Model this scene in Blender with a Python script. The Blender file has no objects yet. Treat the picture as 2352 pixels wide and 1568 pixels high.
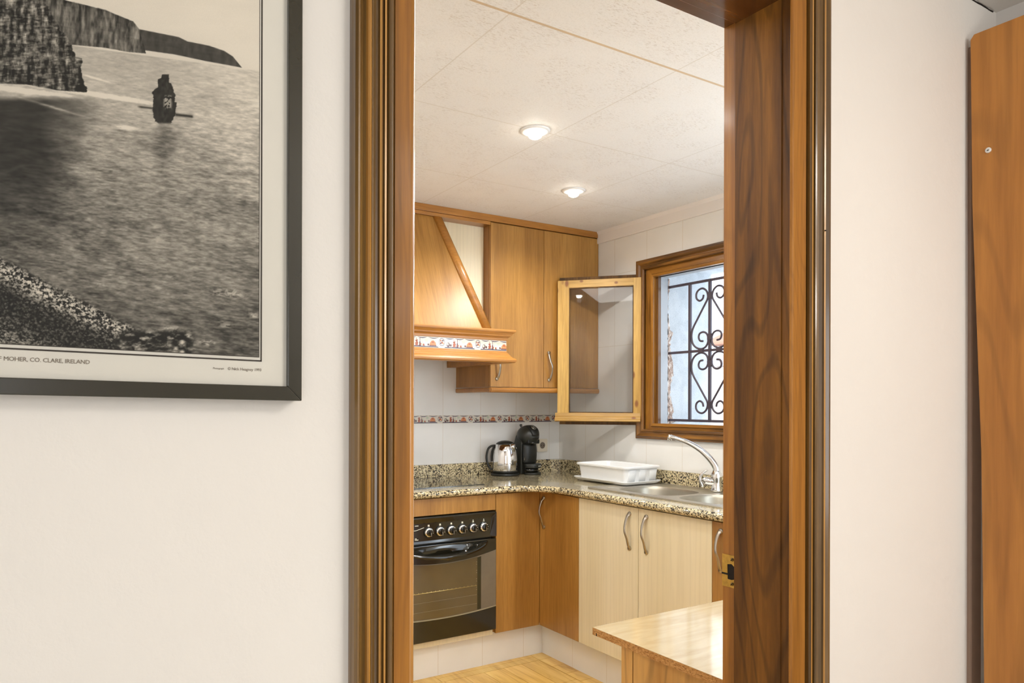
import bpy, bmesh, math, random
import numpy as np
from mathutils import Vector, Matrix
from mathutils.geometry import tessellate_polygon

scene = bpy.context.scene
C = scene.collection
random.seed(7)

# ---------------------------------------------------------------- camera
EYE = 1.30
THETA = 0.548234
ROLL = 0.0025
F_PX = 1651.07
cam_d = bpy.data.cameras.new('camera')
cam = bpy.data.objects.new('camera', cam_d)
C.objects.link(cam)
scene.camera = cam
cam_d.sensor_fit = 'HORIZONTAL'
cam_d.sensor_width = 36.0
cam_d.lens = F_PX / 2352 * 36.0
cam_d.shift_x = (1176 - 1093.386) / 2352
cam_d.shift_y = (927.87 - 784) / 2352
cam_d.clip_start = 0.02
R = Vector((math.cos(THETA), -math.sin(THETA), 0))
F = Vector((math.sin(THETA), math.cos(THETA), 0))
U = Vector((0, 0, 1))
cr, sr = math.cos(ROLL), math.sin(ROLL)
# picture content turned clockwise by ROLL: the camera itself turns the other way
xr = R * cr + U * sr
yr = U * cr - R * sr
M = Matrix((( xr.x, yr.x, -F.x, 0), (xr.y, yr.y, -F.y, 0), (xr.z, yr.z, -F.z, EYE), (0, 0, 0, 1)))
cam.matrix_world = M

# ---------------------------------------------------------------- view, world, large lights
vs = scene.view_settings
vs.view_transform = 'Standard'
vs.look = 'None'
vs.gamma = 1.0
vs.use_curve_mapping = False
vs.exposure = 0.85

world = bpy.data.worlds.new('daylight')
scene.world = world
world.use_nodes = True
wn = world.node_tree.nodes
bg = wn['Background']
bg.inputs['Color'].default_value = (0.80, 0.89, 1.0, 1)
bg.inputs['Strength'].default_value = 1.7

def area(name, loc, target, sx, sy, energy, col, spread=None):
    l = bpy.data.lights.new(name, 'AREA')
    l.shape = 'RECTANGLE'; l.size = sx; l.size_y = sy
    l.energy = energy; l.color = col
    o = bpy.data.objects.new(name, l)
    C.objects.link(o)
    o.location = loc
    o.rotation_euler = (Vector(target) - Vector(loc)).to_track_quat('-Z', 'Y').to_euler()
    if spread: l.spread = spread
    return o
# the living room: a warm ceiling lamp, and daylight from its own window behind the camera
area('living_room_lamp', (1.40, -0.8, 2.15), (1.1, -0.3, 0), 0.5, 0.5, 9.5, (1.0, 0.95, 0.87))
pl = bpy.data.lights.new('living_room_fill', 'POINT'); pl.energy = 9; pl.color = (1.0, 0.97, 0.91); pl.shadow_soft_size = 0.12  # unseen point light put in to brighten the ceiling
plo = bpy.data.objects.new('living_room_fill', pl); C.objects.link(plo); plo.location = (1.30, -1.1, 1.72)
area('living_room_window_light', (-0.9, -2.85, 1.25), (0.2, 0.8, 1.1), 1.6, 1.5, 20, (0.93, 0.96, 1.0))
# daylight entering by the kitchen window
po = area('kitchen_window_portal', (3.24, 2.31, 1.60), (1.6, 2.31, 1.60), 0.9, 0.86, 1, (1, 1, 1)); po.data.cycles.is_portal = True
# added soft fill without a fixture, hidden behind the doorway wall
area('kitchen_ceiling_fill', (1.15, 1.42, 2.27), (1.35, 1.75, 0), 1.1, 0.6, 5, (1.0, 0.99, 0.96))
# daylight from the kitchen's glazed outer door, in the right hand wall nearer the camera, out of sight
area('kitchen_glazed_door_light', (2.755, 1.20, 1.20), (0.8, 1.9, 1.35), 0.44, 1.7, 10, (0.76, 0.88, 1.0))

# ---------------------------------------------------------------- colour and node helpers
def lin(c):
    c = c / 255.0
    return c / 12.92 if c <= 0.04045 else ((c + 0.055) / 1.055) ** 2.4
def rgb(r, g, b): return (lin(r), lin(g), lin(b), 1.0)

class NT:
    def __init__(s, name):
        s.m = bpy.data.materials.new(name); s.m.use_nodes = True
        s.t = s.m.node_tree; s.b = s.t.nodes['Principled BSDF']; s.out = s.t.nodes['Material Output']
    def n(s, kind, **kw):
        nd = s.t.nodes.new(kind)
        for k, v in kw.items(): setattr(nd, k, v)
        return nd
    def l(s, a, b): s.t.links.new(a, b)
    def coord(s, scale=(1, 1, 1), loc=(0, 0, 0), rot=(0, 0, 0)):
        tc = s.n('ShaderNodeTexCoord'); mp = s.n('ShaderNodeMapping')
        mp.inputs['Scale'].default_value = scale; mp.inputs['Location'].default_value = loc
        mp.inputs['Rotation'].default_value = rot
        s.l(tc.outputs['Object'], mp.inputs['Vector'])
        return mp.outputs['Vector']
    def noise(s, vec, scale, detail=3, rough=0.55, dist=0.0):
        nd = s.n('ShaderNodeTexNoise')
        nd.inputs['Scale'].default_value = scale; nd.inputs['Detail'].default_value = detail
        nd.inputs['Roughness'].default_value = rough; nd.inputs['Distortion'].default_value = dist
        s.l(vec, nd.inputs['Vector'])
        return nd.outputs['Fac']
    def ramp(s, fac, stops):
        nd = s.n('ShaderNodeValToRGB')
        e = nd.color_ramp.elements
        while len(e) < len(stops): e.new(0.5)
        for el, (p, c) in zip(e, stops):
            el.position = p; el.color = c
        s.l(fac, nd.inputs['Fac'])
        return nd.outputs['Color']
    def mix(s, fac, a, b, mode='MIX'):
        nd = s.n('ShaderNodeMix', data_type='RGBA', blend_type=mode)
        for sock, v in ((nd.inputs[0], fac), (nd.inputs[6], a), (nd.inputs[7], b)):
            if isinstance(v, (int, float, tuple)): sock.default_value = v
            else: s.l(v, sock)
        return nd.outputs[2]
    def math(s, op, a, b=None, c=None):
        nd = s.n('ShaderNodeMath', operation=op)
        for i, v in enumerate((a, b, c)):
            if v is None: continue
            if isinstance(v, (int, float)): nd.inputs[i].default_value = v
            else: s.l(v, nd.inputs[i])
        return nd.outputs[0]
    def bump(s, h, strength, dist=0.001):
        nd = s.n('ShaderNodeBump')
        nd.inputs['Strength'].default_value = strength; nd.inputs['Distance'].default_value = dist
        s.l(h, nd.inputs['Height']); s.l(nd.outputs['Normal'], s.b.inputs['Normal'])
    def set(s, col=None, rough=None, metal=None, spec=None, coat=None, coat_rough=None):
        for k, v in (('Base Color', col), ('Roughness', rough), ('Metallic', metal), ('Specular IOR Level', spec),
                     ('Coat Weight', coat), ('Coat Roughness', coat_rough)):
            if v is None: continue
            if isinstance(v, (int, float, tuple)): s.b.inputs[k].default_value = v
            else: s.l(v, s.b.inputs[k])
        return s.m

def plain(name, col, rough=0.5, metal=0.0, spec=0.5, coat=0.0, var=0.04, scale=30):
    n = NT(name)
    f = n.noise(n.coord(), scale, 2)
    dark = tuple(c * (1 - var) for c in col[:3]) + (1,)
    lite = tuple(min(1, c * (1 + var)) for c in col[:3]) + (1,)
    return n.set(n.ramp(f, [(0.3, dark), (0.7, lite)]), rough, metal, spec, coat, 0.08)

def wood(name, dark, mid, light, axis='z', rough=0.4, coat=0.0, fine=120, coarse=9, knots=0.0, knot_col=None,
         bands=0.0, bump=0.15, seed=0.0, coat_rough=0.15, stretch=14, kscale=7, flame=0.0, spec=0.5, fscale=4.5):
    """stained timber or veneer, the grain running along the axis"""
    n = NT(name)
    st = 1.0 / stretch
    sc = {'x': (st, 1, 1), 'y': (1, st, 1), 'z': (1, 1, st), 's': (st, st, 1)}[axis]
    if 'canopy' in name: sc = (1, st, st)
    v = n.coord(sc, (seed, seed * 0.7, seed * 1.3))
    a = n.noise(v, coarse, 4, 0.6, 0.6)
    b = n.noise(v, fine, 3, 0.6, 0.2)
    col = n.ramp(a, [(0.30, dark), (0.50, mid), (0.70, light)])
    sk = (0.80, 0.78, 0.74, 1) if 'maple' not in name else (0.985, 0.98, 0.97, 1)
    streak = n.ramp(b, [(0.35, sk), (0.6, (1.03, 1.03, 1.03, 1))])
    col = n.mix(0.8, col, streak, 'MULTIPLY')
    if bands:
        w = n.n('ShaderNodeTexWave', wave_type='RINGS', rings_direction={'x': 'X', 'y': 'Y', 'z': 'Z'}[axis])
        sc2 = {'x': (0.10, 1, 1), 'y': (1, 0.10, 1), 'z': (1, 1, 0.10)}[axis]
        v2 = n.coord(sc2, (seed + 0.13, seed + 0.21, 0.4))
        n.l(v2, w.inputs['Vector'])
        w.inputs['Scale'].default_value = 16; w.inputs['Distortion'].default_value = 5.0
        w.inputs['Detail'].default_value = 2.0; w.inputs['Detail Scale'].default_value = 1.6
        bd = n.ramp(w.outputs['Fac'], [(0.0, (1, 1, 1, 1)), (0.62, (1, 1, 1, 1)), (0.95, tuple([1 - bands] * 3) + (1,))])
        col = n.mix(1.0, col, bd, 'MULTIPLY')
    if flame:
        fs = {'x': (0.16, 1, 1), 'y': (1, 0.16, 1), 'z': (1, 1, 0.16), 's': (0.5, 0.5, 1)}[axis]
        lo = n.noise(n.coord(fs, (seed * 1.9 + 0.3, seed, 0.7)), fscale, 1.5, 0.45, 0.25)
        wv = n.math('SINE', n.math('MULTIPLY', lo, 95.0))
        fl_ = n.ramp(wv, [(0.0, (1, 1, 1, 1)), (0.55, (1, 1, 1, 1)), (1.0, tuple([1 - flame] * 3) + (1,))])
        col = n.mix(1.0, col, fl_, 'MULTIPLY')
    if knots:
        knots *= 2.3
        vo = n.n('ShaderNodeTexVoronoi')
        sc3 = {'x': (0.5, 1, 1), 'y': (1, 0.5, 1), 'z': (1, 1, 0.5), 's': (0.7, 0.7, 1)}[axis]
        n.l(n.coord(sc3, (seed, 0.37 + seed, 0.11)), vo.inputs['Vector'])
        vo.inputs['Scale'].default_value = kscale
        kn = n.ramp(vo.outputs['Distance'], [(0.0, (1, 1, 1, 1)), (knots * 0.55, (0.85, 0.85, 0.85, 1)), (knots, (0, 0, 0, 1))])
        col = n.mix(kn, col, knot_col or dark)
    n.bump(b, bump)
    return n.set(col, rough, 0, spec, coat, coat_rough)

MAT = {}
MAT['plaster'] = None
def make_plaster(name, col, bump, scale=26):
    n = NT(name)
    v = n.coord()
    f = n.noise(v, scale, 5, 0.6); g = n.noise(v, 3.0, 2)
    c = n.ramp(g, [(0.3, tuple(x * 0.97 for x in col[:3]) + (1,)), (0.7, col)])
    n.bump(f, bump, 0.004)
    return n.set(c, 0.62, 0, 0.3)
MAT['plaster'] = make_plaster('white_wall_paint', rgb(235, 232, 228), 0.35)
MAT['ceiling_paint'] = make_plaster('white_ceiling_paint', rgb(238, 234, 228), 0.15)
MAT['cherry'] = wood('cherry_veneer', rgb(146, 101, 42), rgb(168, 121, 56), rgb(184, 137, 68), 'z', 0.36, 0.12, 150, 8, bump=0.05, coat_rough=0.25, stretch=18)
MAT['cherry_x'] = wood('cherry_moulding', rgb(150, 98, 38), rgb(172, 116, 48), rgb(188, 132, 62), 'x', 0.32, 0.25, 150, 9, bump=0.05, coat_rough=0.2, stretch=18)
MAT['cherry_side'] = wood('cherry_carcass', rgb(142, 96, 42), rgb(162, 112, 50), rgb(176, 126, 60), 'z', 0.42, 0.05, 150, 8, bump=0.05, stretch=18)
MAT['cherry_slope'] = wood('cherry_veneer_canopy', rgb(150, 104, 44), rgb(168, 121, 56), rgb(182, 135, 67), 's', 0.42, 0.05, 150, 8, bump=0.04, coat_rough=0.3, stretch=18)
MAT['maple'] = wood('maple_veneer', rgb(220, 206, 170), rgb(226, 213, 180), rgb(232, 220, 190), 'z', 0.38, 0.08, 40, 5, bands=0.04, bump=0.03, coat_rough=0.25, stretch=14)
MAT['door_pine'] = wood('stained_pine_frame', rgb(112, 66, 20), rgb(160, 98, 34), rgb(186, 120, 46), 'z', 0.34, 0.35, 190, 16, knots=0.07, knot_col=rgb(70, 40, 14), bands=0.22, bump=0.12, stretch=22)
MAT['door_face'] = wood('stained_pine_face', rgb(134, 86, 22), rgb(162, 106, 35), rgb(182, 126, 48), 'z', 0.55, 0.06, 200, 18, bump=0.12, stretch=22, seed=2.0, flame=0.12, spec=0.4, fscale=7)
MAT['door_reveal'] = wood('dark_stained_pine', rgb(70, 41, 9), rgb(112, 71, 18), rgb(142, 94, 28), 'z', 0.60, 0.0, 190, 14, knots=0.06, knot_col=rgb(46, 26, 10), bump=0.15, seed=1.7, stretch=12, kscale=6, flame=0.34, spec=0.3, fscale=7)
MAT['architrave'] = wood('dark_stained_moulding', rgb(74, 52, 20), rgb(112, 82, 38), rgb(142, 108, 54), 'z', 0.28, 0.6, 200, 30, bump=0.08, seed=3.1, coat_rough=0.12, stretch=26)
MAT['architrave_x'] = wood('dark_stained_head_moulding', rgb(72, 48, 22), rgb(112, 78, 42), rgb(140, 100, 58), 'x', 0.28, 0.6, 200, 30, bump=0.08, seed=3.1, stretch=26)
MAT['architrave_worn_glint'] = wood('worn_glint_edge', rgb(150, 104, 44), rgb(186, 134, 62), rgb(214, 164, 88), 'z', 0.28, 0.5, 120, 20, bump=0.05, seed=4.0, stretch=30)  # rubbed edges plus the moulding's reflected highlights, put into the colour
MAT['door_edge'] = wood('varnished_rounded_edge', rgb(150, 98, 40), rgb(184, 128, 60), rgb(204, 150, 80), 'z', 0.35, 1.0, 160, 18, bump=0.06, seed=2.0, coat_rough=0.22, stretch=24)
MAT['lintel'] = wood('dark_stained_lintel', rgb(66, 38, 14), rgb(98, 58, 24), rgb(120, 76, 34), 'x', 0.22, 0.8, 190, 18, bump=0.12, seed=1.7, coat_rough=0.1, stretch=20)
MAT['window_wood'] = wood('stained_window_frame', rgb(90, 56, 12), rgb(138, 90, 28), rgb(166, 114, 42), 'z', 0.36, 0.3, 150, 22, knots=0.06, knot_col=rgb(80, 44, 14), bump=0.1, stretch=12)
MAT['window_wood_y'] = wood('stained_window_rail', rgb(90, 56, 12), rgb(138, 90, 28), rgb(166, 114, 42), 'y', 0.36, 0.3, 150, 22, knots=0.06, knot_col=rgb(80, 44, 14), bump=0.1, stretch=12, seed=0.8)
MAT['window_cas'] = wood('dark_window_casing', rgb(54, 34, 12), rgb(108, 70, 26), rgb(146, 100, 42), 'z', 0.36, 0.3, 160, 24, bump=0.12, stretch=12, seed=1.2)
MAT['window_cas_y'] = wood('dark_window_casing_rail', rgb(54, 34, 12), rgb(108, 70, 26), rgb(146, 100, 42), 'y', 0.36, 0.3, 160, 24, bump=0.12, stretch=12, seed=1.2)
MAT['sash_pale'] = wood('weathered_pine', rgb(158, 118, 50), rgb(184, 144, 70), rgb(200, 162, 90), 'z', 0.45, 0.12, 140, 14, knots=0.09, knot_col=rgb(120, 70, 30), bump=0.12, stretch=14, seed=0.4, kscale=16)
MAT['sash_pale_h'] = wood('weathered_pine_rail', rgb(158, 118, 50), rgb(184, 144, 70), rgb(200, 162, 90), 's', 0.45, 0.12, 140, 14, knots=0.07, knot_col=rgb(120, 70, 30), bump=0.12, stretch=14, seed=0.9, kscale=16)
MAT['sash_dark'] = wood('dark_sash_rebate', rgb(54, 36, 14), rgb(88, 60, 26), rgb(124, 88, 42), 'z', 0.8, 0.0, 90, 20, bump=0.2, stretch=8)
MAT['panel_wood'] = wood('smooth_orange_veneer', rgb(170, 110, 46), rgb(190, 127, 56), rgb(204, 142, 68), 'z', 0.42, 0.1, 60, 6, knots=0.06, knot_col=rgb(134, 78, 34), bump=0.03, stretch=16, seed=0.55, kscale=3.2, flame=0.16, fscale=3.2)
MAT['pine_raw'] = wood('pine_board', rgb(176, 126, 60), rgb(196, 147, 78), rgb(208, 163, 95), 'z', 0.5, 0.0, 60, 8, knots=0.05, knot_col=rgb(110, 64, 26), bump=0.08, stretch=10, seed=0.2, flame=0.26, fscale=5)

def make_chip():
    n = NT('raw_chipboard')
    v = n.coord((1, 0.35, 1))
    a = n.noise(v, 420, 3, 0.7, 0.5); b = n.noise(n.coord(), 30, 2)
    c = n.ramp(a, [(0.34, rgb(104, 64, 22)), (0.47, rgb(176, 124, 62)), (0.68, rgb(212, 166, 104))])
    n.bump(a, 0.3)
    return n.set(n.mix(0.25, c, n.ramp(b, [(0.3, rgb(150, 96, 40)), (0.7, rgb(200, 150, 86))])), 0.8)
MAT['chipboard'] = make_chip()

def make_granite():
    n = NT('speckled_granite')
    v = n.coord()
    a = n.noise(v, 122, 3, 0.62, 0.8)
    b = n.noise(n.coord((1, 1, 1), (3, 1, 2)), 150, 2, 0.6, 0.6)
    d = n.noise(n.coord((1, 1, 1), (7, 5, 2)), 30, 2, 0.5, 0.4)
    c = n.ramp(a, [(0.43, rgb(38, 33, 30)), (0.46, rgb(104, 92, 74)), (0.495, rgb(204, 188, 146)), (0.70, rgb(228, 216, 182))])
    c2 = n.ramp(b, [(0.34, rgb(88, 76, 62)), (0.42, (1, 1, 1, 1))])
    c = n.mix(0.75, c, c2, 'MULTIPLY')
    c3 = n.ramp(d, [(0.3, rgb(214, 206, 196)), (0.6, (1, 1, 1, 1))])
    return n.set(n.mix(0.6, c, c3, 'MULTIPLY'), 0.10, 0, 0.5, 0.35, 0.03)
MAT['granite'] = make_granite()

def make_tiles(name, horiz, x0, zlines, z0, zp, wid=0.25):
    """white glazed wall tiles on world coordinates; horiz is the axis along the wall"""
    n = NT(name)
    tc = n.n('ShaderNodeTexCoord'); sp = n.n('ShaderNodeSeparateXYZ')
    n.l(tc.outputs['Object'], sp.inputs[0])
    def line(sock, off, period, half):
        t = n.math('SUBTRACT', sock, off); t = n.math('DIVIDE', t, period)
        t = n.math('FRACT', t)
        t = n.math('SUBTRACT', t, 0.5); t = n.math('ABSOLUTE', t)
        t = n.math('SUBTRACT', 0.5, t)
        return n.math('LESS_THAN', t, half / period)
    g = line(sp.outputs[horiz], x0, wid, 0.0013)
    h = line(sp.outputs['Z'], z0, zp, 0.0013)
    g = n.math('MAXIMUM', g, h)
    f = n.noise(n.coord(), 5, 2)
    base = n.ramp(f, [(0.3, rgb(229, 227, 221)), (0.7, rgb(235, 233, 228))])
    col = n.mix(g, base, rgb(212, 203, 188))
    n.bump(n.math('SUBTRACT', 1.0, g), 0.5, 0.001)
    return n.set(col, n.math('MULTIPLY_ADD', g, 0.5, 0.09), 0, 0.5)
MAT['tiles_back'] = make_tiles('glazed_tiles_back', 'X', 1.952, None, 1.236, 0.400)
MAT['tiles_right'] = make_tiles('glazed_tiles_right', 'Y', 3.054, None, 1.630, 0.402)
MAT['tiles_plinth'] = make_tiles('glazed_tiles_plinth', 'X', 1.893, None, 0.9, 2.0)
MAT['tiles_plinth_y'] = make_tiles('glazed_tiles_plinth_return', 'Y', 3.034, None, 0.9, 2.0)

def make_ceiling_tiles():
    n = NT('textured_ceiling_tiles')
    tc = n.n('ShaderNodeTexCoord'); sp = n.n('ShaderNodeSeparateXYZ')
    n.l(tc.outputs['Object'], sp.inputs[0])
    def line(sock, off, period, half):
        t = n.math('FRACT', n.math('DIVIDE', n.math('SUBTRACT', sock, off), period))
        t = n.math('SUBTRACT', 0.5, n.math('ABSOLUTE', n.math('SUBTRACT', t, 0.5)))
        return n.math('LESS_THAN', t, half / period)
    gx = line(sp.outputs['X'], 1.028, 0.6, 0.0022)
    gy = line(sp.outputs['Y'], 1.521, 0.6, 0.0022)
    # the joint nearest the door is the widest
    wide = n.math('LESS_THAN', n.math('ABSOLUTE', n.math('SUBTRACT', sp.outputs['Y'], 1.521)), 0.0045)
    # short pressed dashes, and worm marks
    v = n.coord((70, 300, 1)); d = n.noise(v, 1.0, 2, 0.6, 0.3)
    patch = n.noise(n.coord(), 9, 2, 0.5)
    v2 = n.coord((1, 1, 0)); w = n.noise(v2, 190, 2, 0.6, 1.0)
    dash = n.math('MULTIPLY', n.ramp(d, [(0.56, (0, 0, 0, 1)), (0.63, (1, 1, 1, 1))]), n.ramp(patch, [(0.42, (0, 0, 0, 1)), (0.58, (1, 1, 1, 1))]))
    worm = n.ramp(w, [(0.50, (1, 1, 1, 1)), (0.62, (0.93, 0.925, 0.915, 1))])
    col = n.mix(0.8, rgb(232, 230, 226), worm, 'MULTIPLY')
    col = n.mix(n.math('MULTIPLY', dash, 0.34), col, rgb(176, 160, 140))
    col = n.mix(n.math('MULTIPLY', n.math('MAXIMUM', gx, gy), 0.45), col, rgb(200, 190, 172))
    col = n.mix(wide, col, rgb(206, 184, 154))
    h = n.math('SUBTRACT', n.math('SUBTRACT', 1.0, dash), n.math('MAXIMUM', gx, gy))
    n.bump(n.math('MULTIPLY_ADD', w, -0.5, h), 0.4, 0.0012)
    return n.set(col, 0.7, 0, 0.3)
MAT['ceiling_tiles'] = make_ceiling_tiles()

def make_planks():
    n = NT('yellow_plank_floor')
    at = n.n('ShaderNodeAttribute', attribute_name='shade')
    v = n.coord((1, 0.12, 1)); a = n.noise(v, 26, 4, 0.6, 0.8)
    c = n.ramp(a, [(0.3, rgb(192, 144, 62)), (0.5, rgb(220, 178, 92)), (0.72, rgb(232, 196, 116))])
    c = n.mix(1.0, c, at.outputs['Color'], 'MULTIPLY')
    return n.set(c, 0.3, 0, 0.5, 0.2, 0.15)
MAT['planks'] = make_planks()
MAT['floor_gap'] = plain('floor_joint', rgb(110, 74, 30), 0.8)

MAT['living_floor'] = plain('pale_floor_tile', rgb(208, 200, 186), 0.4)
MAT['stucco'] = make_plaster('outside_stucco', rgb(214, 218, 222), 0.9, 60)
def make_stucco():
    n = NT('speckled_outside_stucco')
    a = n.noise(n.coord(), 210, 3, 0.6); b = n.noise(n.coord(), 14, 3)
    c = n.ramp(a, [(0.30, rgb(160, 166, 174)), (0.42, rgb(204, 210, 215)), (0.7, rgb(214, 219, 222))])
    c = n.mix(0.25, c, n.ramp(b, [(0.35, rgb(180, 186, 188)), (0.6, (1, 1, 1, 1))]), 'MULTIPLY')
    n.bump(a, 0.6, 0.003)
    return n.set(c, 0.9, 0, 0.2)
MAT['stucco'] = make_stucco()
def make_broken():
    n = NT('broken_plaster_edge')
    a = n.noise(n.coord((1, 1, 0.6)), 60, 4, 0.7, 0.6)
    c = n.ramp(a, [(0.36, rgb(92, 72, 62)), (0.5, rgb(168, 140, 122)), (0.62, rgb(214, 206, 196))])
    n.bump(a, 0.9, 0.004)
    return n.set(c, 0.9)
MAT['broken'] = make_broken()
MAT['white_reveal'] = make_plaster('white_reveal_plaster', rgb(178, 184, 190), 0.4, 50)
MAT['iron'] = plain('dark_wrought_iron', rgb(74, 66, 74), 0.45, 0.3)
MAT['black_gloss'] = plain('black_enamel', rgb(26, 24, 16), 0.12, 0, 0.5, 0.5)
MAT['black_glass'] = plain('black_ceramic_glass', rgb(20, 17, 14), 0.03, 0, 0.8, 0.6)
MAT['black_matt'] = plain('black_plastic', rgb(30, 30, 26), 0.38, 0, 0.4)
MAT['black_shell'] = plain('dark_satin_plastic', rgb(40, 40, 34), 0.34, 0, 0.5)
MAT['oven_window'] = plain('oven_tinted_glass', rgb(72, 60, 38), 0.12, 0, 0.6, 0.5)
MAT['oven_inner'] = plain('oven_inner_glass', rgb(92, 78, 50), 0.14, 0, 0.6, 0.4, 0.10, 6)
MAT['oven_pale'] = plain('oven_glass_dotted_border', rgb(112, 102, 86), 0.3, 0, 0.5, 0.3)
MAT['oven_line'] = plain('oven_pale_line', rgb(150, 142, 116), 0.3)
MAT['oven_strip'] = plain('oven_green_strip', rgb(50, 46, 26), 0.2)
MAT['wire'] = plain('rack_wire', rgb(204, 184, 122), 0.3, 0.6)
MAT['ink_white'] = plain('white_ink', rgb(224, 222, 204), 0.5)
MAT['chrome'] = plain('chrome', rgb(222, 222, 222), 0.06, 1.0, var=0.01)
MAT['brushed'] = plain('brushed_nickel', rgb(176, 168, 156), 0.30, 1.0, var=0.03)
MAT['aluminium'] = plain('satin_aluminium', rgb(196, 192, 182), 0.3, 0.9)
def make_steel():
    n = NT('brushed_steel')
    a = n.noise(n.coord((1, 18, 18)), 60, 3, 0.6)
    return n.set(n.ramp(a, [(0.3, rgb(192, 186, 174)), (0.7, rgb(214, 208, 196))]), 0.33, 1.0)
MAT['steel'] = make_steel()
MAT['steel_bowl'] = plain('satin_steel_bowl', rgb(170, 164, 150), 0.42, 1.0, var=0.04)
MAT['white_plastic'] = plain('white_plastic', rgb(232, 232, 230), 0.28, 0, 0.5, var=0.01)
MAT['cream_plastic'] = plain('cream_plastic', rgb(226, 216, 196), 0.35, var=0.01)
MAT['shadow_hole'] = plain('dark_hollow', rgb(24, 16, 8), 0.9)
MAT['brass'] = plain('aged_brass', rgb(178, 140, 62), 0.32, 0.75, var=0.18, scale=90)
MAT['brass_dark'] = plain('worn_brass_screw', rgb(120, 96, 50), 0.4, 0.7)
MAT['hinge'] = plain('tarnished_hinge_metal', rgb(92, 88, 80), 0.35, 0.9, var=0.15, scale=80)
MAT['frame_black'] = plain('dark_frame_lacquer', rgb(42, 39, 27), 0.26, 0, 0.5, 0.25)
MAT['paper'] = plain('cream_print_paper', rgb(232, 228, 220), 0.6, var=0.01)
MAT['ink_dark'] = plain('dark_print_ink', rgb(48, 38, 30), 0.6)
MAT['ink_grey'] = plain('grey_print_ink', rgb(122, 108, 94), 0.6)
MAT['gap_shade'] = plain('gap_shade_brown', rgb(150, 126, 110), 0.6)
MAT['kitchen_plain'] = make_plaster('kitchen_moulding_paint', rgb(232, 226, 220), 0.1)
MAT['dark_wood_end'] = wood('hood_inner_wood', rgb(92, 52, 20), rgb(118, 70, 30), rgb(136, 84, 40), 'x', 0.5, 0.0, 120, 9, stretch=16)
MAT['house_wall'] = plain('distant_house_render', rgb(226, 214, 198), 0.9)
MAT['house_roof'] = plain('distant_roof_tile', rgb(190, 140, 116), 0.9)
MAT['house_grey'] = plain('distant_grey_balcony', rgb(186, 176, 176), 0.9)
# motif colours of the border tiles
MAT['t_white'] = plain('border_tile_glaze', rgb(218, 210, 196), 0.12, var=0.01)
MAT['t_blue'] = plain('border_ink_blue', rgb(62, 54, 76), 0.2)
MAT['t_terra'] = plain('border_ink_terracotta', rgb(160, 90, 64), 0.2)
MAT['t_bread'] = plain('border_ink_bread', rgb(206, 132, 84), 0.2)
MAT['t_plum'] = plain('border_ink_plum', rgb(98, 62, 66), 0.2)
MAT['t_pale'] = plain('border_ink_pale', rgb(196, 202, 180), 0.2)

def make_glass(name, tint, refl):
    n = NT(name)
    n.t.nodes.remove(n.b)
    tr = n.n('ShaderNodeBsdfTransparent'); gl = n.n('ShaderNodeBsdfGlossy'); mx = n.n('ShaderNodeMixShader')
    tr.inputs['Color'].default_value = tint; gl.inputs['Roughness'].default_value = 0.02
    fr = n.n('ShaderNodeFresnel'); fr.inputs['IOR'].default_value = refl
    n.l(fr.outputs[0], mx.inputs[0]); n.l(tr.outputs[0], mx.inputs[1]); n.l(gl.outputs[0], mx.inputs[2])
    n.l(mx.outputs[0], n.out.inputs['Surface'])
    return n.m
MAT['glass'] = make_glass('clear_pane', (0.90, 0.90, 0.90, 1), 1.45)
MAT['picture_glass'] = make_glass('picture_pane', (0.97, 0.97, 0.96, 1), 1.25)

def make_emit(name, col, strength):
    n = NT(name)
    n.b.inputs['Emission Color'].default_value = col
    n.b.inputs['Emission Strength'].default_value = strength
    return n.set(col, 0.5)
MAT['bulb'] = make_emit('glowing_bulb', (1.0, 0.93, 0.80, 1), 16.0)

# ---------------------------------------------------------------- object helpers
def empty(name, loc, label=None, cat=None, group=None, kind=None):
    o = bpy.data.objects.new(name, None); C.objects.link(o)
    o.location = loc; o.empty_display_size = 0.05
    tag(o, label, cat, group, kind)
    return o
def tag(o, label=None, cat=None, group=None, kind=None):
    if label: o['label'] = label
    if cat: o['category'] = cat
    if group: o['group'] = group
    if kind: o['kind'] = kind
    return o
def origin_of(o):
    p = Vector((0, 0, 0))
    while o is not None:
        p += Vector(o.location); o = o.parent
    return p

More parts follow.
